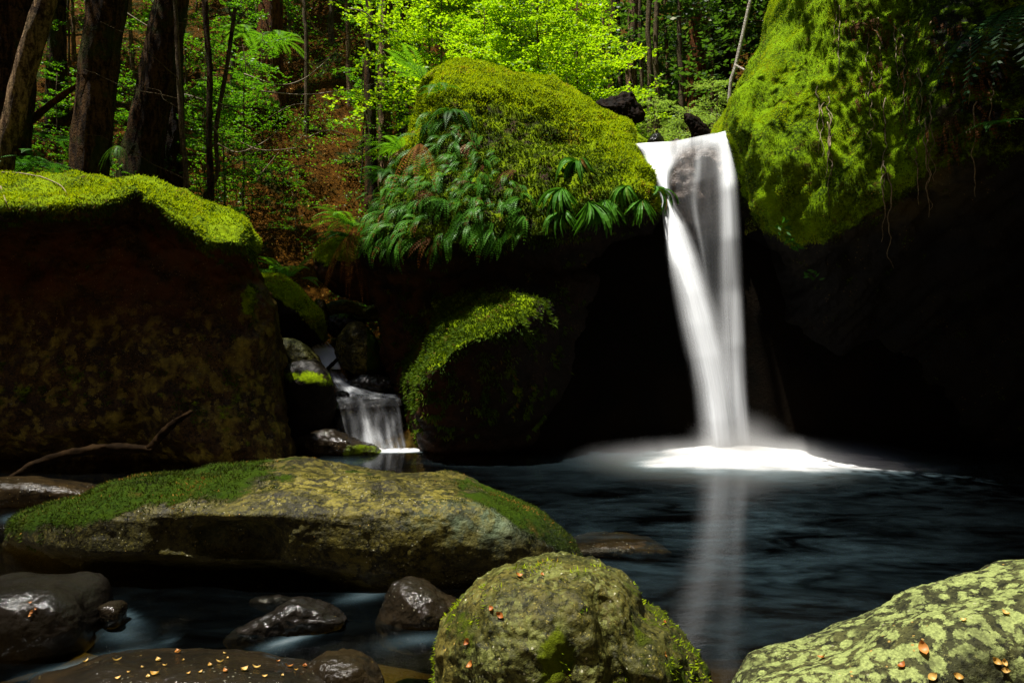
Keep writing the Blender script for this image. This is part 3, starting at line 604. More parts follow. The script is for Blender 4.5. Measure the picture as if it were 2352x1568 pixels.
def build_pool_water():
    X, Y = np.meshgrid(np.linspace(-9, 9, 380), np.linspace(.4, 12.2, 380))
    V = np.stack([X, Y, 0 * X], -1).reshape(-1, 3); px, py = project(V); x, y = V[:, 0], V[:, 1]
    n = fbm(np.stack([x * .8, y * 1.6, 0 * x], 1), 3, 50)
    cx, cy = 3.05, 9.35
    a = np.arctan2(y - cy, x - cx)
    rr = np.sqrt(((x - cx - .1) / np.where(x > cx + .1, 3.3, 2.0)) ** 2 + ((y - cy) / np.where(y < cy, 1.9, 1.1)) ** 2)
    foam = 1.25 * ss(1.0, .15, rr + .20 * n) ** 2.2
    r2 = np.sqrt(((x - cx - .5) / 4.2) ** 2 + ((y - cy + .3) / 1.8) ** 2)
    foam = foam + .035 * ss(1.1, .4, r2 + .25 * n)
    V[:, 2] += .13 * np.exp(-(((x - cx) / 1.0) ** 2 + ((y - cy) / .6) ** 2)) + .04 * np.exp(-(((x - cx) / 2.0) ** 2 + ((y - cy) / 1.0) ** 2))
    # foot of the small cascade
    r3 = np.sqrt(((x + 1.72) / .62) ** 2 + ((y - 10.1) / .35) ** 2)
    foam = foam + 1.0 * ss(1.1, .2, r3)
    def streak(p0, p1, wpx, s):
        nonlocal foam
        p0 = np.array(p0, float); p1 = np.array(p1, float); d = p1 - p0; q = np.stack([px, py], 1) - p0
        t = np.clip((q @ d) / (d @ d), 0, 1); dist = np.linalg.norm(q - t[:, None] * d, axis=1)
        foam = foam + .5 * s * np.exp(-(dist / wpx) ** 2) * np.sin(np.pi * np.clip(t, .08, .92))
    for s_ in [((588, 1492), (760, 1440), 7, .30), ((590, 1500), (700, 1462), 14, .12), ((780, 1378), (900, 1352), 11, .22), ((900, 1352), (1060, 1330), 10, .10), ((40, 1560), (370, 1420 + 60), 9, .20),
               ((230, 1455), (330, 1450), 22, .14), ((270, 1400), (320, 1430), 10, .2), ((380, 1480), (400, 1460), 10, .1), ((1060, 1330), (1320, 1290), 12, .07), ((900, 1472), (1040, 1462), 12, .15),
               ((840, 1490), (960, 1470), 18, .05), ((120, 1140), (215, 1128), 8, .25), ((0, 1195), (60, 1185), 8, .2), ((690, 1068), (860, 1062), 10, .10)]:
        streak(*s_)
    veil = .075 * np.exp(-((px - 1680) / 420) ** 2 - ((py - 1230) / 150) ** 2) + .05 * np.exp(-((px - 1850) / 350) ** 2 - ((py - 1380) / 90) ** 2) + .05 * np.exp(-((px - 1680) / 120) ** 2 - ((py - 1480) / 60) ** 2) + .002
    veil = veil + .006 * ss(1280, 1400, py) * ss(1000, 700, px)
    nx = 380; i = np.arange(nx - 1)[:, None] * nx; j = np.arange(nx - 1)[None, :]
    Q = np.stack([i + j, i + j + 1, i + nx + j + 1, i + nx + j], -1).reshape(-1, 4)
    # closed body: walls and floor deep under the bed
    m = len(V); ring = np.concatenate([np.arange(nx), nx * np.arange(1, nx) + nx - 1, nx * (nx - 1) + np.arange(nx - 2, -1, -1), nx * np.arange(nx - 2, 0, -1)])
    Vb = V[ring].copy(); Vb[:, 2] = -3.5; k = np.arange(len(ring)); kn = (k + 1) % len(ring)
    Qs = np.stack([ring[k], m + k, m + kn, ring[kn]], 1)
    Vc = np.array([[0, 6, -3.5]]); T = np.stack([np.full(len(ring), m + len(ring)), m + kn, m + k], 1)
    V = np.vstack([V, Vb, Vc]); z = np.zeros(len(ring) + 1)
    me = mesh_np('pool_water', V, [Q, Qs, T], M['pool'], {'foam': np.concatenate([np.clip(foam, 0, 1), z]), 'veil': np.concatenate([veil, z])})
    ob('pool_water', me, label='dark still plunge pool with glowing white foam under the waterfall', kind='structure')
build_pool_water()

# ------------------------------------------------------------------ falling water
def sheet(mb, L, Rt, Ys, cover, layers=3, rows=70, cols=44, gap=.03, bulge=.10, seed=0, spread=6):
    """L, Rt: outline points from top to bottom; Ys: depth per row; cover(u, v)"""
    Lc = catmull(L, rows, False); Rc = catmull(Rt, rows, False); v = np.linspace(0, 1, rows)
    Yr = np.interp(v, np.linspace(0, 1, len(Ys)), Ys)
    for k in range(layers):
        ex = spread * (k - (layers - 1) / 2)
        u = np.linspace(0, 1, cols); U, Vv = np.meshgrid(u, v)
        a = Lc - [ex, 0]; b = Rc + [ex, 0]
        pxy = a[:, None, :] * (1 - U[..., None]) + b[:, None, :] * U[..., None]
        Yd = Yr[:, None] - bulge * np.sin(np.pi * U) + gap * k
        X = (pxy[..., 0] - 1176) / F * Yd; Z = CZ + (784 - pxy[..., 1]) / F * Yd
        P = np.stack([X, Yd, Z], -1).reshape(-1, 3)
        i = np.arange(rows - 1)[:, None] * cols; j = np.arange(cols - 1)[None, :]
        Q = np.stack([i + j, i + j + 1, i + cols + j + 1, i + cols + j], -1).reshape(-1, 4)
        cv = 1 - (1 - np.clip(cover(U, Vv), 0, .992)) ** (1.0 / layers)
        mb['V'].append(P); mb['Q'].append(Q + mb['n']); mb['n'] += len(P); mb['c'].append(cv.ravel())
        mb['f'].append(np.stack([U.ravel() + seed * 3.3 + k * .05, Vv.ravel() * 3 + seed, np.full(U.size, seed * 1.7)], 1))
def sheet_obj(name, mb, mat, label):
    V = np.concatenate(mb['V']); me = mesh_np(name, V, np.concatenate(mb['Q']), mat, {'cover': np.clip(np.concatenate(mb['c']), 0, 1)})
    a = me.attributes.new('flow', 'FLOAT_VECTOR', 'POINT'); a.data.foreach_set("vector", np.concatenate(mb['f']).astype(np.float32).ravel())
    return ob(name, me, label=label, kind='structure')
def nm(): return {'V': [], 'Q': [], 'n': 0, 'c': [], 'f': []}
edge = lambda u, a=.25, b=.25: ss(0, a, u) * ss(0, b, 1 - u)
mb = nm()
# left arm: over the lip, squeezed by the mossy boulder, then the free parabola
sheet(mb, [(1462, 330), (1479, 352), (1494, 385), (1509, 425), (1522, 462), (1525, 520), (1530, 600), (1543, 680), (1558, 760), (1576, 845), (1590, 930), (1598, 1040)],
      [(1606, 320), (1584, 348), (1558, 385), (1547, 425), (1550, 462), (1584, 520), (1620, 600), (1648, 680), (1672, 760), (1694, 845), (1712, 930), (1728, 1040)],
      [10.1, 9.85, 9.7, 9.6, 9.52, 9.47, 9.43, 9.4, 9.38, 9.36, 9.35], lambda u, v: ss(0, .04 + .42 * ss(.2, .55, v), u) * ss(0, .55 - .1 * ss(.3, .6, v), 1 - u) * (1.1 - .60 * ss(.11, 0, v) * ss(.15, .65, u)), layers=4, seed=2, spread=3, rows=110)
# right arm
sheet(mb, [(1604, 318), (1606, 350), (1608, 420), (1606, 520), (1604, 640), (1612, 760), (1625, 900), (1640, 1035)],
      [(1678, 298), (1687, 340), (1697, 420), (1704, 520), (1710, 640), (1715, 760), (1721, 900), (1732, 1035)], [10.05, 9.8, 9.72, 9.68, 9.6, 9.55, 9.5],
      lambda u, v: ss(0, .12, 1 - u) * ss(0, .15, u) * (np.exp(-((u - .74) / .20) ** 2) * (1.0 - .35 * ss(.2, .8, v)) + .03 + .45 * ss(.06, 0, v) + .45 * ss(.45, .95, v)), seed=3, spread=2, layers=3, cols=60)
# thin veil over the brown rock between the arms
sheet(mb, [(1550, 324), (1548, 380), (1546, 440), (1560, 500), (1585, 560), (1612, 640), (1632, 720)],
      [(1650, 304), (1650, 380), (1645, 440), (1645, 500), (1645, 560), (1645, 640), (1650, 720)], [10.08, 9.85, 9.8, 9.78, 9.72],
      lambda u, v: (.05 + .5 * ss(.10, 0, v) + .22 * np.exp(-((u - .62 + .35 * v) / .09) ** 2) * ss(.9, .5, v)) * edge(u, .1, .1) * ss(1, .7, v), layers=2, seed=4, cols=60)
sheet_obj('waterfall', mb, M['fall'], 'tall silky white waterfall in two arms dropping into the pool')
def mist(name, label, loc, sc, dens):
    t = NT(name); v = t.coord(); ln = t.n('ShaderNodeVectorMath', operation='LENGTH'); t.l(v, ln.inputs[0])
    d = t.math('MULTIPLY', t.math('POWER', t.math('SUBTRACT', 1.0, ln.outputs['Value'], True), 2.6), dens)
    vs = t.n('ShaderNodeVolumeScatter'); vs.inputs['Color'].default_value = (.97, .98, 1, 1); t.l(d, vs.inputs['Density']); t.l(vs.outputs[0], t.out.inputs['Volume'])
    u_, v_ = np.meshgrid(np.linspace(0, 2 * np.pi, 24, endpoint=False), np.linspace(.05, np.pi - .05, 12)); P = np.stack([np.cos(u_) * np.sin(v_), np.sin(u_) * np.sin(v_), np.cos(v_)], -1).reshape(-1, 3)
    i = np.arange(11)[:, None] * 24; j = np.arange(24)[None]; k = (j + 1) % 24; Q = np.stack([i + j, i + 24 + j, i + 24 + k, i + k], -1).reshape(-1, 4)
    me = mesh_np(name, np.vstack([P, [[0, 0, 1]], [[0, 0, -1]]]), [Q, np.vstack([np.stack([np.full(24, 288), np.arange(24), (np.arange(24) + 1) % 24], 1), np.stack([np.full(24, 289), 264 + (np.arange(24) + 1) % 24, 264 + np.arange(24)], 1)])], t.m)
    o = ob(name, me, None, loc, label, None, None, 'stuff'); o.scale = sc; return o
mist('mist', 'soft white spray hanging over the foot of the waterfall', (3.05, 9.2, .05), (.9, .55, .75), 6.0)
mist('spray_haze', 'low wide haze of spray skimming the pool around the splash', (3.2, 9.2, .0), (2.8, 1.15, .40), 6.0)
# small cascade
mb = nm()
sheet(mb, [(708, 786), (718, 808), (732, 828), (744, 848)], [(756, 785), (768, 800), (778, 822), (784, 848)], [11.9, 11.6, 11.35], lambda u, v: edge(u, .1, .1) * (.75 + .5 * ss(.1, .4, v)), seed=11, layers=2, spread=2, bulge=.03)
sheet(mb, [(750, 840), (758, 862), (766, 884), (772, 905)], [(778, 842), (800, 868), (830, 890), (915, 908)], [11.5, 11.3, 11.0, 10.85], lambda u, v: edge(u, .1, .35) * (.85 - .3 * ss(.3, .9, u) * ss(.8, .2, v)), seed=12, layers=3, spread=2, bulge=.03)
sheet(mb, [(770, 900), (768, 910), (762, 925), (760, 940)], [(916, 906), (920, 912), (922, 920), (926, 930)], [10.9, 10.6, 10.42, 10.38], lambda u, v: edge(u, .08, .08) * (.60 * ss(.9, .1, v) + .08), seed=13, layers=2, spread=1, bulge=.02)
sheet(mb, [(760, 925), (764, 950), (772, 985), (786, 1024)], [(914, 910), (922, 950), (927, 990), (936, 1030)], [10.42, 10.36, 10.3, 10.25],
      lambda u, v: edge(u, .08, .06) * (.18 + .62 * ss(.15, .35, u)) * (.70 + .5 * ss(.5, 1, v)) * (.12 + .88 * ss(.0, .28, v - .12 - .10 * np.sin(9 * u + 1) - .07 * np.sin(23 * u))) * (.45 + .55 * (.5 + .5 * np.sin(46 * u + 3 * np.sin(7 * u)))), seed=14, layers=3, spread=1, gap=.02, bulge=.10, cols=120)
sheet(mb, [(478 + 10, 0 + 0), (489, 1)], [(489.5, 0), (490, 1)], [30, 30], lambda u, v: u * 0, layers=1, rows=4, cols=4) if False else None
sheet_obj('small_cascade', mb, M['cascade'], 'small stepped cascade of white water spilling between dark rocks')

# ------------------------------------------------------------------ plants: shapes
def spray_branch(rs, L, nt, nl, ls, base, az, pitch, wood, leaves, droop=.15, r0=.008):
    """a branch with flat alternate twigs carrying rows of small leaves"""
    d = np.array([math.cos(az) * math.cos(pitch), math.sin(az) * math.cos(pitch), math.sin(pitch)])
    side = np.array([-math.sin(az), math.cos(az), 0]); nrm = np.cross(d, side); nrm = nrm / np.linalg.norm(nrm)
    t = np.linspace(0, 1, 7); bend = rs.randn() * .12
    C = base + d * (t * L)[:, None] + side * (bend * L * t ** 2)[:, None] + np.array([0, 0, -droop * L])[None] * (t ** 2)[:, None]
    V, Q, T = tube(C, r0 * (1 - .8 * t), 4, cap=False); wood.add(V, Q)
    Cs = []; Ds = []; Us = []
    for k in range(nt):
        tk = .15 + .85 * (k + rs.rand() * .5) / nt; s = 1 if k % 2 else -1
        o = np.array([np.interp(tk, t, C[:, q]) for q in range(3)])
        tl = L * .42 * (1 - .65 * tk) * (.7 + .6 * rs.rand())
        td = unit(d * .75 + side * s * (.9 + .3 * rs.rand()) + np.array([0, 0, rs.randn() * .18 - .05]))
        u = (np.arange(nl) + .5) / nl
        pos = o + td * (u * tl)[:, None] + rs.randn(nl, 3) * ls * .25
        ld = unit(td + np.cross(td, [0, 0, 1.0]) * (np.where(np.arange(nl) % 2, 1, -1) * .9)[:, None] + rs.randn(nl, 3) * .25)
        Cs.append(pos); Ds.append(ld); Us.append(unit(np.cross(ld, np.array([0, 0, 1.0]) + rs.randn(nl, 3) * .75)))
    Cs = np.concatenate(Cs); Ds = np.concatenate(Ds); Us = np.concatenate(Us); n = len(Cs)
    l = ls * (.7 + .6 * rs.rand(n)); v, q = leaf_quads(Cs, Ds, Us, l, l * .6)
    leaves.add(v, q, None, np.repeat(np.clip(rs.rand(n), 0, .999), 4))
def young_tree(seed, Ht, nb, ls, reach, lo=.2, nt=9, nl=15, r0=.03):
    rs = np.random.RandomState(seed); stem = MB(); wood = MB(); lv = MB()
    t = np.linspace(0, 1, 10); C = np.stack([np.cumsum(rs.randn(10) * .05) * Ht * .12, np.cumsum(rs.randn(10) * .05) * Ht * .12, t * Ht], 1); C[:, :2] -= C[0, :2]
    V, Q, T = tube(C, r0 * (1 - .75 * t), 6); stem.add(V, Q, T)
    for b in range(nb):
        tb = lo + (1 - lo) * (b + rs.rand()) / nb
        o = np.array([np.interp(tb, t, C[:, q]) for q in range(3)])
        spray_branch(rs, reach * (1.1 - .7 * tb) * (.6 + .6 * rs.rand()), nt, nl, ls, o, rs.rand() * 6.28, rs.randn() * .2 + .12, wood, lv)
    return stem, wood, lv
def proto_set(name, n, matleaf, matwood, **kw):
    out = []
    for s in range(n):
        st, wd, lv = young_tree(hash(name) % 1 + s * 7 + len(name), **kw)
        out.append((st.mesh('stem', matwood), wd.mesh('branches', matwood), lv.mesh('foliage', matleaf, smooth=False)))
    return out
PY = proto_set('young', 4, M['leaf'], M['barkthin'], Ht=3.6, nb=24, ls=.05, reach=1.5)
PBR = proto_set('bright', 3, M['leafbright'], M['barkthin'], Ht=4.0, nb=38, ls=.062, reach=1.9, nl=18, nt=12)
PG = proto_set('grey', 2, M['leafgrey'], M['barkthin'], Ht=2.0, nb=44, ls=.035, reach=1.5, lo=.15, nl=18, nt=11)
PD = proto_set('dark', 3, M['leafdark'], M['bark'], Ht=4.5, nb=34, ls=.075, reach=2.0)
def place_tree(protos, k, x, y, s, label, cat='young tree', name='young_tree', group=None, rz=None, z=None, sz=None, tilt=0):
    a, b, c = protos[k % len(protos)]
    zz = float(H(np.array([x]), np.array([y]))[0]) - .05 if z is None else z
    o = ob(name, None, None, (x, y, zz), label, cat, group)
    o.rotation_euler = (tilt, 0, rz if rz is not None else random.random() * 6.28); o.scale = (s, s, sz or s)
    ob('stem', a, o); ob('branches', b, o); ob('foliage', c, o)
    return o
random.seed(4)
def xp(px, Y): return (px - 1176) / F * Y
# understorey saplings with shared labels, scattered over the left slope
spots = [(345, 12.1, .75), (300, 12.6, .8), (520, 12.3, .7), (110, 12.6, .75), (470, 13.8, 1.0), (560, 14.8, 1.15), (330, 13.6, .9), (600, 20, 1.2), (240, 15, 1.0), (520, 14.5, 1.0), (600, 16, 1.0), (640, 21, 1.2), (830, 16.5, .9), (560, 18, 1.1), (470, 16, .9), (430, 19, 1.2), (350, 17, 1.0), (930, 15.5, 1.0), (900, 19, 1.2),
         (540, 22, 1.3), (700, 24, 1.4), (840, 23, 1.3), (130, 15, .9), (60, 17, 1.1), (250, 20, 1.3), (160, 21, 1.3), (960, 21, 1.2), (680, 14.6, .45), (500, 13.4, .5), 
         (880, 17.5, .8), (-20, 14, 1.0), (330, 14.6, .5), (450, 14, .5), (760, 26, 1.4), (600, 27, 1.5), (450, 25, 1.4), (900, 27, 1.4), (300, 24, 1.4), (100, 24, 1.4)]
for i_, (px_, Y_, s_) in enumerate(spots):
    place_tree(PY, i_, xp(px_, Y_), Y_, s_, 'small leafy beech sapling growing on the litter covered slope', 'sapling', 'beech_sapling', 'beech saplings on the slope')
# beeches with sunlight put into the leaf colour, above the centre boulder
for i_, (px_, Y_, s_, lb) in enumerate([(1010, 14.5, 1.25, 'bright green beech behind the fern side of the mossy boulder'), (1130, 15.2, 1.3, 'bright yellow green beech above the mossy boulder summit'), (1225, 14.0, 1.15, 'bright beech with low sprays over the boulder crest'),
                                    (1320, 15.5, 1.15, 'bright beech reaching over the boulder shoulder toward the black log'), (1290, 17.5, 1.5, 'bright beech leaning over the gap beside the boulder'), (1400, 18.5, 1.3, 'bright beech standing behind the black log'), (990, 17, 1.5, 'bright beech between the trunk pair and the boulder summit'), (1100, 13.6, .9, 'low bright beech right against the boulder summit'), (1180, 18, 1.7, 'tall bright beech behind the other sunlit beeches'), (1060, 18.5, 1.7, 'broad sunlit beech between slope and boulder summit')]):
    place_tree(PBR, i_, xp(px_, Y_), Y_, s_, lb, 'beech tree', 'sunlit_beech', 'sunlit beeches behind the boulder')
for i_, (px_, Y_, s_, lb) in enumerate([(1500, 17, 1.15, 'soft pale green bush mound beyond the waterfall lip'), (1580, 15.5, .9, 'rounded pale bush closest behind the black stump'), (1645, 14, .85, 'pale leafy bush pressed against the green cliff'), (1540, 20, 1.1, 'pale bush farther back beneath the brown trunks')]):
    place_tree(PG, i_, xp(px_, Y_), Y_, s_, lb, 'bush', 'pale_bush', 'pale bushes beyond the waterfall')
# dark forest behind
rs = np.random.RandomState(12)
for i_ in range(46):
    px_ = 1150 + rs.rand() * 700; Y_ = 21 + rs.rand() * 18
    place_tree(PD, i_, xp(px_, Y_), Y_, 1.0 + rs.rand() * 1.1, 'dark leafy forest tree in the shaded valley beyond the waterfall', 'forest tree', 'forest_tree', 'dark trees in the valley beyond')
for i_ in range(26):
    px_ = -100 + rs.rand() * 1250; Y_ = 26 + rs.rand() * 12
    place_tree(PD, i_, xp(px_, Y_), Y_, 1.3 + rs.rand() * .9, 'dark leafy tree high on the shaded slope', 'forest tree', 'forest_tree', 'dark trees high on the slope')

# ------------------------------------------------------------------ trunks
def crown_mesh(seed, R_, Hc, ncl, nlf, ls, mat):
    rs = np.random.RandomState(seed); lv = MB()
    d = unit(rs.randn(ncl, 3)); c = d * (rs.rand(ncl, 1) ** .45) * np.array([R_, R_, Hc])
    for q in c:
        n = nlf; cr = R_ * .26
        P = q + rs.randn(n, 3) * np.array([cr, cr, cr * .35])
        D = unit(rs.randn(n, 3) * np.array([1, 1, .4])); U = unit(np.cross(D, np.array([0, 0, 1]) + rs.randn(n, 3) * .6))
        l = ls * (.7 + .6 * rs.rand(n)); v, f = leaf_quads(P, D, U, l, l * .6); lv.add(v, f, None, np.repeat(rs.rand(n) * .99, 4))
    return lv.mesh('crown', mat, smooth=False)
CR = [crown_mesh(s, 2.2, 1.3, 45, 110, .15, M['leaf']) for s in (1, 2)]
def trunk_tree(label, pts, Y, w0, w1, mat, crown_z=None, cat='tree', name='tree', flare=1.6, seed=0, group=None, branches=0, seg=16, jit=.22, cs=1.0):
    """pts: picture points from foot to top at depth Y; continued upward to a crown"""
    P = [at(px, py, Y) for px, py in pts]
    gz = float(H(np.array([P[0][0]]), np.array([P[0][1]]))[0]) - .3
    if P[0][2] > gz: P.insert(0, np.array([P[0][0], P[0][1], gz]))
    d = P[-1] - P[-2]; d = d / np.linalg.norm(d)
    top = crown_z if crown_z else P[-1][2] + .3
    if crown_z: P.append(P[-1] + d * (crown_z - P[-1][2]) / max(d[2], .5))
    P = catmull(np.array(P), 46, False); t = np.linspace(0, 1, 46)
    sc = Y / F / 2; rad = sc * (w0 + (w1 - w0) * t) * (1 + (flare - 1) * np.exp(-t * 14))
    o0 = P[0]; root = ob(name, None, None, o0, label, cat, group)
    V, Q, T = tube(P, rad, seg, jit, seed)
    if flare > 1.3:
        a = np.arctan2(V[:, 1] - o0[1], V[:, 0] - o0[0]); k = np.exp(-(V[:, 2] - o0[2]) / (rad[0] * 3.5))
        dd = V - np.array([o0[0], o0[1], 0]); V[:, :2] += dd[:, :2] * (k * .30 * np.sin(a * 5 + seed))[:, None]
    ob('trunk', mesh_np('trunk', V, [Q, T], mat, None, True, o0), root)
    rs = np.random.RandomState(seed + 40)
    if branches:
        for b in range(branches):
            wd = MB()
            tb = .25 + .7 * rs.rand(); o = np.array([np.interp(tb, t, P[:, q]) for q in range(3)]); az = rs.rand() * 6.28; L = .6 + rs.rand() * 1.2
            C = o + np.array([math.cos(az), math.sin(az), .1 + .4 * rs.rand()]) * (np.linspace(0, 1, 7) * L)[:, None] + np.cumsum(rs.randn(7, 3) * .05, 0)
            v, q, tt = tube(C, np.interp(tb, t, rad) * .25 * (1 - .8 * np.linspace(0, 1, 7)), 5); wd.add(v, q, tt); ob('branch', wd.mesh('branch', mat, o0), root)
    if crown_z:
        c = ob('crown', CR[seed % 2], root, P[-1] - o0); c.scale = (cs * .6,) * 3; c.rotation_euler = (0, 0, seed)
    return root
trunk_tree('leaning pale barked trunk crossing in front of the dark trunk', [(8, 400), (28, 290), (60, 150), (100, 20), (125, -80)], 10.4, 40, 50, M['barkpale'], 12.5, seed=1, flare=1.2)
trunk_tree('thick black shadowed trunk behind the leaning pale trunk', [(10, 330), (20, 180), (30, 0)], 11.6, 100, 90, M['bark'], 13.5, seed=2)
trunk_tree('broad dark rough trunk growing straight up behind the moss topped block', [(205, 415), (212, 300), (228, 150), (245, 0)], 11.2, 92, 62, M['bark'], 13.5, seed=3, flare=1.35, seg=24)
trunk_tree('leaning mossy buttressed trunk with reddish bark behind the block', [(320, 420), (338, 290), (368, 160), (392, 40), (400, -20)], 13.2, 95, 48, M['bark'], 15, seed=4, flare=1.6, seg=24)
trunk_tree('hollow based old stump trunk joined behind the leaning buttressed trunk', [(388, 400), (392, 280), (388, 150), (392, 0)], 13.9, 80, 50, M['bark'], None, seed=5, flare=1.5, seg=24)
trunk_tree('slender mottled sapling trunk standing clear before the slope', [(428, 445), (420, 330), (412, 200), (405, 60), (400, -20)], 11.0, 15, 10, M['barkthin'], None, cat='tree', name='slender_tree', seed=6, branches=7, flare=1.2, seg=8, cs=.6)
trunk_tree('dark slender trunk right after the mottled sapling trunk', [(484, 440), (480, 320), (482, 180), (474, 60), (470, -10)], 12.4, 17, 13, M['bark'], None, name='slender_tree', seed=7, branches=6, flare=1.2, seg=8, cs=.7)
trunk_tree('crooked slender trunk leaning over twigs near the dark gully', [(470, 460), (500, 400), (496, 300), (520, 160), (540, 20)], 13.4, 12, 9, M['barkthin'], None, name='slender_tree', seed=8, branches=6, flare=1.1, seg=8, cs=.7)
trunk_tree('dark straight trunk left in the close pair on the slope', [(852, 300), (848, 180), (853, 60), (850, -10)], 16, 26, 20, M['bark'], 16, seed=9, flare=1.3, branches=3)
trunk_tree('pale patched trunk at the right in the close pair on the slope', [(885, 300), (880, 180), (888, 60), (890, -10)], 16.4, 32, 22, M['barkpale'], 16.5, seed=10, flare=1.3, branches=3)
trunk_tree('brown trunk beside the pair, half hidden by bright leaves', [(925, 230), (930, 100), (935, -10)], 17.5, 28, 24, M['bark'], 17, seed=11, flare=1.3)
trunk_tree('short thick orange red trunk flaring on the leaf littered slope', [(612, 192), (616, 140), (620, 60), (622, -10)], 19.5, 56, 34, M['barkred'], 18, seed=12, flare=1.9, seg=24)
trunk_tree('massive red brown trunk beyond the waterfall under dark canopy', [(1598, 180), (1600, 100), (1606, 0)], 24, 46, 38, M['barkred'], 22, seed=13, flare=1.2)
trunk_tree('massive dark trunk beyond the waterfall nearest the white leaning pole', [(1652, 175), (1655, 90), (1650, 0)], 25, 48, 44, M['bark'], 23, seed=14, flare=1.2)
trunk_tree('thin white leaning trunk against dark forest beside the green cliff', [(1676, 215), (1690, 150), (1706, 80), (1726, -10)], 13.2, 9, 8, M['barkwhite'], 11.5, name='slender_tree', cat='tree', seed=15, flare=1.0, seg=8, cs=.5)
trunk_tree('sunlit pale broken trunk behind the black log', [(1452, 240), (1450, 150), (1456, -20)], 21, 30, 22, M['barkpale'], None, name='broken_trunk', seed=16, flare=1.3)
trunk_tree('black slim trunk just left before the sunlit broken trunk', [(1405, 230), (1400, 120), (1412, 0)], 20, 18, 12, M['bark'], 18, seed=17, flare=1.1)
pl = [(1388, 120, 230), (1240, 0, 60), (1505, 60, 200), (1530, 40, 160), (1470, 30, 160), (1488, 0, 140), (1350, 0, 110), (1560, 60, 180), (150, 0, 150), (170, 60, 180), (530, 0, 60), (548, 0, 110), (590, 0, 60), (700, 0, 90), (760, 0, 120), (800, 0, 220), (665, 0, 80), (955, 0, 160), (300, 0, 150), (1420, 10, 150), (1300, 0, 60), (1632, 60, 170)]
for i_, (px_, ya, yb) in enumerate(pl):
    Yd = 18 + (i_ * 37 % 60) / 10 if yb < 250 else 14
    trunk_tree('thin straight pole like tree trunk rising from forest undergrowth', [(px_ + 4, yb), (px_, (ya + yb) / 2), (px_ + (i_ % 3 - 1) * 5, -30)], Yd, 9 + i_ % 4 * 3, 6 + i_ % 3 * 3, M['barkpale'] if i_ % 3 == 0 else M['barkthin'], None, name='thin_tree', seed=20 + i_, flare=1.1, seg=7, group='thin pole trees in the forest')
# canopy trees added above the picture, unseen, to shade the slope and cliff top
for i_, (x_, y_, zt, c_) in enumerate([(-12, 18, 15, 1.5), (-9, 24, 21, 1.5), (-13, 12, 12, 1.3), (4.3, 6.8, 9.8, .95), (6.8, 6.6, 10, 1.35), (9, 13, 13, 1.5), (6.5, 25, 21, 1.6), (11, 20, 19, 1.8)]):
    by_ = y_ + 5.5 if y_ < 11 else y_; bx_ = x_ + (2.5 if y_ < 11 else 0); z0_ = float(H(np.array([bx_]), np.array([by_]))[0]) - .3; P = np.array([[bx_, by_, z0_], [bx_ * .9 + x_ * .1, by_ * .9 + y_ * .1, (z0_ + zt) / 2 + 1], [x_, y_, zt]])
    root = ob('added_shade_tree', None, None, P[0], 'unseen tall tree added so its crown shades the gully', 'tree', 'added shade trees over the gully')
    V, Q, T = tube(catmull(P, 20, False), np.linspace(.28, .1, 20), 10, .2, i_); ob('trunk', mesh_np('trunk', V, [Q, T], M['bark'], None, True, P[0]), root)
    c = ob('crown', CR[i_ % 2], root, P[-1] - P[0]); c.scale = (c_,) * 3; c.rotation_euler = (0, 0, i_ * 1.3)

# ------------------------------------------------------------------ ferns
def frond(mb, base, az, L, rise, droop, npair=22, wmax=.16, rs=None, pw=.34, tilt=.0, plane=None):
    """arched rachis with paired pinnae"""
    t = np.linspace(0, 1, npair + 4)
    h = np.array([math.cos(az), math.sin(az), 0]) if plane is None else plane
    C = base + h * (t * L * (1 - .15 * droop * t))[:, None] + np.array([0, 0, 1.0]) * (L * (rise * t - droop * t ** 2))[:, None]
    T = unit(np.gradient(C, axis=0)); side = unit(np.cross(T, [0, 0, 1.0]))
    V, Q, _ = tube(C[::3], .004 * (1 - .8 * t[::3]) * L / .6, 3, cap=False); mb.add(V, Q, None, np.full(len(V), .1))
    tt = t[2:-1]; c = C[2:-1]; d = T[2:-1]; sd = side[2:-1]
    wl = wmax * L * np.clip(np.sin(np.pi * (tt * .86 + .12)) ** .7, .05, 1) * np.where(tt > .6, (1 - (tt - .6) / .42), 1) ** .8
    for s in (1, -1):
        D = unit(sd * s + d * .45 + np.array([0, 0, -.18])); W = L / npair * pw * 2
        v, q = leaf_quads(c, D, d, wl * (1 + .1 * (rs.rand(len(wl)) - .5)), W * np.ones(len(wl)))
        mb.add(v, q, None, np.repeat(np.clip(.35 + .5 * rs.rand(len(wl)), 0, .9), 4))
def cast(px, py, keys=('A', 'B', 'C', 'D', 'E', 'F')):
    d = Vector(((px - 1176) / F, 1, (784 - py) / F)).normalized(); best = None
    for k in keys:
        h = (TERR if k == 'T' else SURF[k]['bvh']).ray_cast(Vector((0, 0, CZ)), d)
        if h[0] is not None and (best is None or h[3] < best[3]): best = h
    return (np.array(best[0]), np.array(best[1])) if best else (None, None)
def fern(px, py, L, n, mat, label, az0=0, az1=6.28, rise=.7, droop=.8, keys=('A', 'T'), pos=None, seed=0, wmax=.17, group=None, name='fern', npair=22):
    rs = np.random.RandomState(seed + int(px))
    P = pos
    if P is None: P, N = cast(px, py, keys)
    if P is None: return
    root = ob(name, None, None, P, label, 'fern', group)
    for k in range(n):
        az = az0 + (az1 - az0) * (k + rs.rand() * .7) / n; mb = MB()
        frond(mb, np.zeros(3), az, L * (.75 + .4 * rs.rand()), rise * (.7 + .6 * rs.rand()), droop * (.8 + .4 * rs.rand()), npair, wmax, rs)
        ob('frond', mb.mesh('frond', mat, smooth=False), root)
pi = math.pi
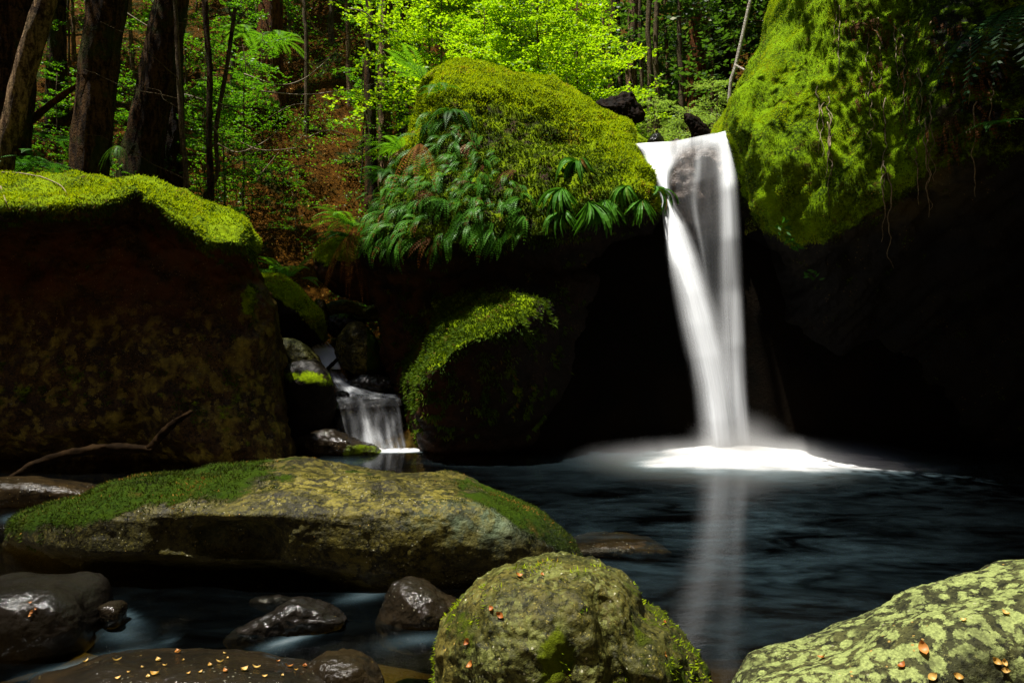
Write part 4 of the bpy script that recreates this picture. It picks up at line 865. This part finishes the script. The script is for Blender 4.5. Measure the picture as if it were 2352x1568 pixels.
fern(975, 185, .95, 8, M['fernbright'], 'bright upright fern standing at the boulder crest against dark trunks', pi * .35, pi * 1.5, 1.0, .6)
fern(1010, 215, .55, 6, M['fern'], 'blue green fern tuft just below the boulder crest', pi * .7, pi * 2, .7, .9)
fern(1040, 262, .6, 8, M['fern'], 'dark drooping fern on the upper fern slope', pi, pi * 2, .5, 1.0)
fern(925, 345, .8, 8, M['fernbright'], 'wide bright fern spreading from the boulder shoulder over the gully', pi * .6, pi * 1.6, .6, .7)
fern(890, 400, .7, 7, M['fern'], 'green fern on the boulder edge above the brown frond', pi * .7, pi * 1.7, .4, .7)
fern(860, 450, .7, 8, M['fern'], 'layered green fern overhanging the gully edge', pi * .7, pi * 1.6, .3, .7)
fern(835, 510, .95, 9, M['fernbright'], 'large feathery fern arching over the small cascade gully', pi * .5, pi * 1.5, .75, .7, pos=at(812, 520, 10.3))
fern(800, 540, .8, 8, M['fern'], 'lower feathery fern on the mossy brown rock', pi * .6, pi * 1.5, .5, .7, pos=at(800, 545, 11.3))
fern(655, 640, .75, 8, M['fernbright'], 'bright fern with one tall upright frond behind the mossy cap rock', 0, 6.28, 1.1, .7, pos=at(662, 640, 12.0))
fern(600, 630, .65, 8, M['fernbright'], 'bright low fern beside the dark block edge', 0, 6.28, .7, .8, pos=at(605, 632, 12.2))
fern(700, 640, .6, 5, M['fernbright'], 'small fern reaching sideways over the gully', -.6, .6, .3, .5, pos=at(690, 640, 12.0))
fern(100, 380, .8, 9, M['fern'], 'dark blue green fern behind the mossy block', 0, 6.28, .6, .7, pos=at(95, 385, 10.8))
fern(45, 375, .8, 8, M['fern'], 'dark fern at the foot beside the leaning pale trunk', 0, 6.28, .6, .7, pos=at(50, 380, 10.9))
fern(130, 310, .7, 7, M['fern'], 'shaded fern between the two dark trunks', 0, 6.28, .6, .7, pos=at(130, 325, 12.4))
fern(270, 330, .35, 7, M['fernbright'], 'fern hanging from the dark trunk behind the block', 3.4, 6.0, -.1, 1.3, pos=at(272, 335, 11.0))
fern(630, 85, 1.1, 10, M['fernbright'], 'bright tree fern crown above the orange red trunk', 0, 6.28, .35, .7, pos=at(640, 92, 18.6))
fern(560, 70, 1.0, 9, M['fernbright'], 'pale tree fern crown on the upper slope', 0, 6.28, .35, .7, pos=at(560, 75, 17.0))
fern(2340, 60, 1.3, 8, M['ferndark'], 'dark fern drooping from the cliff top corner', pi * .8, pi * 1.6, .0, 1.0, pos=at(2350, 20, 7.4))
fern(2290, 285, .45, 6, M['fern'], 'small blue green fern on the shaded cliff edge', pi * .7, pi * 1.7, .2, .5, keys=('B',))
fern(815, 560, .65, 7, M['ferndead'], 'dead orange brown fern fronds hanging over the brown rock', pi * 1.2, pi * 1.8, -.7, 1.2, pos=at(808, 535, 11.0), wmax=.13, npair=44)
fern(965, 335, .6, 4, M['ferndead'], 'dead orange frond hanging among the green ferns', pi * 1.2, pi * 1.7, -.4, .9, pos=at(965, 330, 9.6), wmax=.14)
fern(880, 400, .7, 3, M['ferndead'], 'dry brown frond sticking out over the gully', pi * .9, pi * 1.2, -.2, .2, wmax=.12)
# hanging strap ferns: dense coat on the face
def hang_frond(mb, P, N, D, L, rs, npair=12, wm=.17):
    t = np.linspace(0, 1, npair + 2)
    C = P + D * (t * L)[:, None] + N * (L * .42 * np.sin(t * 2.3) )[:, None] + np.array([0, 0, -1.0]) * (L * .35 * t ** 2)[:, None]
    T = unit(np.gradient(C, axis=0)); S = unit(np.cross(T, N))
    wl = wm * L * np.sin(np.pi * np.clip(t * .8 + .18, 0, 1)) ** .6
    tone = np.clip(.3 + rs.rand() * .65, 0, .97)
    for s in (1, -1):
        Dd = unit(S * s + T * .55 + N * .1); v, q = leaf_quads(C, Dd, T, wl, np.full(len(t), L / npair * 1.05)); mb.add(v, q, None, np.repeat(np.clip(tone + rs.randn(len(t)) * .04, 0, .97), 4))
rs = np.random.RandomState(5); cnt = 0; tries = 0
while cnt < 290 and tries < 4000:
    tries += 1
    px_ = 850 + rs.rand() * 360; lip = float(lipA(np.array([px_]))[0]); top_ = np.interp(px_, [850, 900, 980, 1060, 1120, 1210], [450, 380, 260, 250, 330, 420]); py_ = top_ + rs.rand() * (lip - 15 - top_)
    P, N = cast(px_, py_, ('A',))
    if P is None or (px_ > 1120 and rs.rand() < .55): continue
    N = np.array(N); D = unit(np.array([-.55 + rs.randn() * .4, -.1, -.8 + rs.randn() * .25])); D = unit(D - N * (D @ N)); mb_ = MB()
    for k in range(3):
        D2 = unit(D + rs.randn(3) * .28); hang_frond(mb_, rs.randn(3) * .004, N, D2, .13 + rs.rand() ** 2 * .22, rs)
    ob('hanging_fern', mb_.mesh('hanging_fern', M['debris'] if rs.rand() < .1 else M['strap'], smooth=False), None, P, 'dark green strap fern hanging in the dense coat on the boulder face', 'fern', 'hanging ferns on the boulder face'); cnt += 1
def strap_leaf(mb, N, D, L, rs):
    t = np.linspace(0, 1, 7); C = D * (t * L)[:, None] + N * (L * .5 * np.sin(t * 2.4))[:, None] + np.array([0, 0, -1.0]) * (L * .55 * t ** 2)[:, None]
    T = unit(np.gradient(C, axis=0)); S = unit(np.cross(T, N + rs.randn(3) * .3)); w_ = L * .085 * np.sin(np.pi * np.clip(t * .9 + .08, 0, 1)) ** .7
    V = np.stack([C - S * w_[:, None] + N * .012, C, C + S * w_[:, None] + N * .012], 1).reshape(-1, 3); i = np.arange(6)[:, None] * 3
    mb.add(V, np.concatenate([np.stack([i, i + 1, i + 4, i + 3], -1).reshape(-1, 4), np.stack([i + 1, i + 2, i + 5, i + 4], -1).reshape(-1, 4)]), None, np.full(len(V), min(.99, .25 + rs.rand() * .72)))
# separate clumps near the waterfall
for i_, (px_, py_, n_, L_, lb) in enumerate([(1330, 385, 9, .36, 'upper rosette of drooping strap leaves on the bare mossy face'), (1290, 445, 9, .34, 'strap leaf tuft low on the mossy face'), (1350, 475, 10, .36, 'long leaved strap tuft over the dark overhang'), (1390, 470, 7, .30, 'small strap tuft beside the long leaved tuft'),
                                         (1440, 440, 7, .26, 'bright strap tuft near the waterfall edge'), (1500, 440, 7, .30, 'strap tuft dangling into the waterfall edge'), (1300, 500, 6, .28, 'lowest strap tuft hanging below the mossy face'), (1475, 470, 5, .25, 'small drooping tuft at the overhang corner')]):
    P, N = cast(px_, py_ - 12, ('A',))
    if P is None: continue
    mb_ = MB()
    for k in range(n_ * 3):
        a_ = (k + .5) / n_ / 3 * 2 - 1; D = unit(np.array([a_ * 1.1, -.2, -.8 + .3 * abs(a_)]) + rs.randn(3) * .15); strap_leaf(mb_, np.array(N), D, L_ * (.6 + .5 * rs.rand()), rs)
    ob('strap_fern', mb_.mesh('strap_fern', M['strap'], smooth=False), None, P, lb, 'fern', 'strap ferns beside the waterfall')
# little plants on the cliff
for i_, (px_, py_, lb) in enumerate([(1805, 515, 'glossy leaved seedling growing under the cliff lip'), (1828, 550, 'tiny seedling just below the larger cliff seedling'), (1862, 622, 'lone seedling in the black shade under the cliff')]):
    P, N = cast(px_, py_, ('B',))
    if P is None: continue
    mb_ = MB()
    for k in range(16):
        a_ = rs.rand() * 6.28; D = unit(np.array([math.cos(a_), -.6, math.sin(a_) * .8])); v, q = leaf_quads(rs.randn(1, 3) * .05 + np.array(N) * .06, D[None], unit(np.cross(D, [0, 1, .3]))[None], np.array([.09]), np.array([.03])); mb_.add(v, q, None, np.full(4, .5))
    ob('seedling', mb_.mesh('seedling', M['fern'], smooth=False), None, P, lb, 'seedling', 'seedlings under the cliff')
# dead roots and creepers on the cliff
for i_ in range(26):
    px_ = [1950, 2000, 2060, 2100, 2150, 2200, 2260, 1880, 1900, 1905, 2120, 2050, 2010][i_ % 13] + rs.randn() * 15; py_ = [20, 60, 40, 160, 230, 90, 250, 180, 250, 330, 300, 380, 200][i_ % 13] + rs.randn() * 30
    L_ = rs.randint(4, 9); pts_ = []
    for k in range(L_ * 2):
        P, N = cast(px_ + rs.randn() * 3, py_ + k * 14, ('B',))
        if P is not None: pts_.append(P + np.array(N) * (.02 + .02 * rs.rand()))
    if len(pts_) < 5: continue
    mb_ = MB(); C = catmull(np.array(pts_), 24, False); v, q, t_ = tube(C, np.linspace(.008, .003, 24), 4); mb_.add(v, q, t_)
    ob('hanging_root', mb_.mesh('hanging_root', M['twig'], origin=C[0]), None, C[0], 'thin pale root trailing down the mossy cliff face', 'root', 'roots trailing down the cliff')
def cliff_litter():
    mbl = MB()
    for i in range(60):
        px_ = 1930 + rs.rand() * 400; py_ = np.interp(px_, [1930, 2000, 2100, 2352], [30, 40, 60, 60]) + abs(rs.randn()) * np.interp(px_, [1930, 2352], [60, 170])
        P, N = cast(px_, py_, ('B',))
        if P is None: continue
        for k in range(7):
            D = unit(np.array([rs.randn() * .35, -.35, -1.0])); hang_frond(mbl, P + rs.randn(3) * .07, np.array(N), D, .07 + rs.rand() * .14, rs, 5, .12)
    ob('dead_fronds', mbl.mesh('dead_fronds', M['debris'], smooth=False), None, None, 'tangle of dead brown fronds and litter matted on the dark cliff top', None, None, 'stuff')
cliff_litter()

# ------------------------------------------------------------------ logs and twigs
def stick(name, label, cat, pts, rad, mat, seg=8, jit=.25, seed=0, group=None, n=24):
    P = np.array([at(*p) for p in pts]); C = catmull(P, n, False); rr = np.interp(np.linspace(0, 1, n), np.linspace(0, 1, len(rad)), rad)
    mb_ = MB(); v, q, t_ = tube(C, rr, seg, jit, seed); mb_.add(v, q, t_)
    return ob(name, mb_.mesh(name, mat, origin=C[0]), None, C[0], label, cat, group)
small('L1', 'jagged black burnt log jutting out behind the boulder shoulder', [(1366, 240), (1378, 228), (1392, 224), (1405, 219), (1420, 220), (1430, 212), (1444, 214), (1452, 210), (1460, 218), (1463, 232), (1470, 240), (1476, 250), (1486, 262), (1482, 278), (1466, 284), (1452, 300), (1430, 296), (1400, 272)],
      12.4, .35, .35, M['char'], nm='log', nt=170, amp=.035, freq=2.6, ridge=.05, seed=51)
small('L2', 'black horn shaped stump standing in the waterfall lip', [(1570, 262), (1578, 257), (1592, 262), (1608, 272), (1620, 284), (1630, 298), (1634, 320), (1610, 330), (1584, 330), (1588, 308), (1580, 285), (1573, 274)],
      10.15, .14, .14, M['char'], nm='stump', nt=120, amp=.012, freq=6, ridge=.03, seed=52, c=(1603, 300))
for k_, c_ in (('L1', 'log'), ('L2', 'stump')): SURF[k_]['obj']['category'] = c_
stick('branch', 'stubby weathered branch rising from the driftwood log', 'branch', [(345, 1030, 7.62), (370, 1000, 7.6), (405, 968, 7.55), (440, 945, 7.5)], [.045, .04, .035, .02], M['log'], 10, .5, 9, n=40)
stick('driftwood_log', 'long curved driftwood log lying along the dark block foot', 'log', [(20, 1100, 7.2), (90, 1062, 7.4), (180, 1038, 7.5), (270, 1028, 7.6), (350, 1032, 7.6)], [.03, .045, .055, .05, .035], M['log'], 12, .5, 10, n=40)
stick('branch', 'broken reddish branch leaning between the dark trunks', 'branch', [(60, 285, 12.2), (110, 245, 12.0), (150, 215, 11.8), (188, 190, 11.6)], [.07, .06, .05, .03], M['barkred'], 8, .3, 11)
stick('stick', 'small black stick poking from the small cascade', 'stick', [(748, 852, 11.35), (762, 838, 11.3), (776, 824, 11.25)], [.03, .035, .03], M['wet'], 7, .3, 12)
for i_, pts in enumerate([[(500, 330), (545, 350), (600, 330), (640, 300)], [(490, 290), (520, 340), (560, 372), (600, 390)], [(590, 420), (600, 400), (640, 350)], [(330, 310), (345, 350), (370, 380), (380, 400)], [(445, 480), (470, 440), (490, 410)], [(540, 320), (600, 345), (680, 340)],
                          [(560, 170), (640, 195), (700, 180), (760, 130)], [(600, 210), (700, 218), (800, 205), (870, 190)], [(680, 120), (720, 150), (770, 120), (790, 90)], [(240, -5), (330, 55), (400, 90)], [(340, -5), (390, 40), (460, 45), (520, 60)], [(690, 0), (720, 60), (760, 90)], [(800, 20), (840, 30), (870, 60), (940, 80)],
                          [(620, 270), (680, 240), (740, 250)], [(640, 400), (700, 380), (760, 400)], [(380, 200), (420, 215), (470, 230)], [(700, 320), (760, 300), (830, 330)], [(880, 120), (900, 160), (930, 170)]]):
    Yt = 12.6 + (i_ * 29 % 22) / 10
    stick('twig', 'crooked thin bare twig arching through the slope undergrowth', 'twig', [(a, b, Yt + k * .1) for k, (a, b) in enumerate(pts)], [.016, .012, .006], M['twig'], 5, .2, 30 + i_, 'bare twigs on the slope')
def twig_on(label, pts, keys, r=.006, mat='twig', lift=.02):
    C = []
    for a, b in pts:
        P, N = cast(a, b, keys)
        if P is not None: C.append(P + np.array([0, -.3, 1]) * lift)
    if len(C) < 3: return
    C = catmull(np.array(C), 20, False); mb_ = MB(); v, q, t_ = tube(C, np.linspace(r, r * .4, 20), 5); mb_.add(v, q, t_)
    ob('twig', mb_.mesh('twig', M[mat], origin=C[0]), None, C[0], label, 'twig')
twig_on('pale twig lying along the mossy block top', [(5, 400), (50, 402), (100, 412), (130, 425)], ('C',), .012)
twig_on('forked pale twig drooping over the block moss', [(90, 408), (140, 430), (160, 462)], ('C',), .009)
twig_on('twig ends hanging off the block edge', [(2, 432), (12, 460), (20, 482)], ('C',), .012)
# white tree's thin side branch
stick('branch', 'thin pale branch arching from white trunk onto the cliff', 'branch', [(1690, 150, 13), (1705, 158, 12.5), (1722, 162, 12), (1760, 140, 11)], [.02, .015, .01], M['barkwhite'], 6, .2, 70)

# ------------------------------------------------------------------ ground cover
def scatter_litter():
    rs = np.random.RandomState(9); n = 60000
    x = -14 + rs.rand(n) * 16; y = 11 + rs.rand(n) ** 1.1 * 16; z = H(x, y)
    P = np.stack([x, y, z + .01 + rs.rand(n) * .03], 1)
    D = unit(rs.randn(n, 3) * np.array([1, 1, .5]) + np.array([0, 0, .0])); U = unit(np.cross(D, np.array([0, -.4, 1]) + rs.randn(n, 3) * .5))
    l = .035 + .045 * rs.rand(n); v, q = leaf_quads(P, D, U, l, l * .5)
    ob('leaf_litter', mesh_np('leaf_litter', v, q, M['litter'], {'rnd': np.repeat(rs.rand(n) * .99, 4)}, False), label='brown fallen leaf litter carpeting the forest slope', kind='stuff')
    n = 70000; x = -14 + rs.rand(n) * 19; y = 11.6 + rs.rand(n) * 17
    k = fbm(np.stack([x * .9, y * .9, 0 * x], 1), 3, 60); keep = k > .08; x, y = x[keep], y[keep]; n = len(x)
    z = H(x, y); P = np.stack([x, y, z + rs.rand(n) ** 2 * .28], 1)
    D = unit(rs.randn(n, 3) * np.array([1, 1, .4])); U = unit(np.cross(D, np.array([0, -.2, 1]) + rs.randn(n, 3) * .4)); l = .05 + .05 * rs.rand(n); v, q = leaf_quads(P, D, U, l, l * .5)
    ob('undergrowth', mesh_np('undergrowth', v, q, M['leaf'], {'rnd': np.repeat(rs.rand(n) * .99, 4)}, False), label='low green undergrowth patches over the forest slope', kind='stuff')
    n = 9000; x = -14 + rs.rand(n) * 16; y = 11.5 + rs.rand(n) * 14; P = np.stack([x, y, H(x, y) + .02], 1)
    D = unit(rs.randn(n, 3) * np.array([1, 1, .25])); U = unit(np.cross(D, np.array([0, 0, 1.0]))); l = .15 + .25 * rs.rand(n); v, q = leaf_quads(P, D, U, l, .012)
    ob('twig_litter', mesh_np('twig_litter', v, q, M['twig'], None, False), label='tiny pale fallen twigs scattered among the leaf litter', kind='stuff')
scatter_litter()

# ------------------------------------------------------------------ single fallen leaves
def fallen(px, py, keys, s, mat, label, group):
    P, N = cast(px, py, keys)
    if P is None: return
    N = np.array(N); rs_ = np.random.RandomState(int(px * 7 + py)); s = s * (.55 + .8 * rs_.rand()); D = unit(np.cross(N, rs_.randn(3))); U = unit(np.cross(N, D)); t = np.linspace(0, 1, 7); w_ = np.sin(np.pi * t) ** .8 * .32 * s
    C = N * (.004 + .25 * s * (2 * t[:, None] - 1) ** 2) + D * ((t - .5) * s)[:, None]
    V = np.stack([C - U * w_[:, None] + N * .12 * s, C, C + U * w_[:, None] + N * .16 * s], 1).reshape(-1, 3)
    i = np.arange(6)[:, None] * 3; Q = np.concatenate([np.stack([i, i + 1, i + 4, i + 3], -1).reshape(-1, 4), np.stack([i + 1, i + 2, i + 5, i + 4], -1).reshape(-1, 4)])
    ob('fallen_leaf', mesh_np('fallen_leaf', V, Q, M[mat], {'rnd': np.full(len(V), rs_.rand())}), None, P, label, 'leaf', group)
for i_, (a, b) in enumerate([(1890, 1512), (2120, 1490), (2072, 1532), (2310, 1410), (2286, 1517), (2307, 1520), (2307, 1537), (2140, 1555), (2200, 1553), (2215, 1425)]):
    fallen(a, b, ('F',), .035, 'orangeleaf' if i_ in (0, 1, 2) else 'yellowleaf', 'small curled fallen leaf lying on the pale lichen boulder', 'leaves on the pale boulder')
for a, b in [(1083, 1525), (1525, 1503), (1190, 1322), (1245, 1322), (1130, 1400), (1150, 1412), (1525, 1430), (1075, 1470)]:
    fallen(a, b, ('E',), .028, 'orangeleaf', 'small orange fallen leaf lying on the speckled boulder', 'leaves on the speckled boulder')
rs = np.random.RandomState(3)
for a, b in [(262, 1518), (295, 1545), (328, 1534), (365, 1518), (420, 1518), (380, 1530), (430, 1548), (455, 1545), (505, 1522), (520, 1502), (525, 1513), (518, 1543), (590, 1535), (665, 1532), (650, 1553), (680, 1540), (360, 1550), (275, 1558), (610, 1555), (640, 1520), (345, 1556), (480, 1530), (200, 1520), (560, 1540), (415, 1500), (700, 1532)]:
    fallen(a + rs.randn() * 3, b, ('J', 'J2'), .030, 'yellowleaf' if rs.rand() < .7 else 'orangeleaf', 'small yellow fallen leaf lying on the flat wet slab', 'leaves on the wet slab')
for a, b in [(70, 1385), (72, 1410), (75, 1403), (82, 1398)]:
    fallen(a, b, ('H',), .02, 'orangeleaf', 'tiny orange leaf stuck on the black wet boulder', 'leaves on the black boulder')
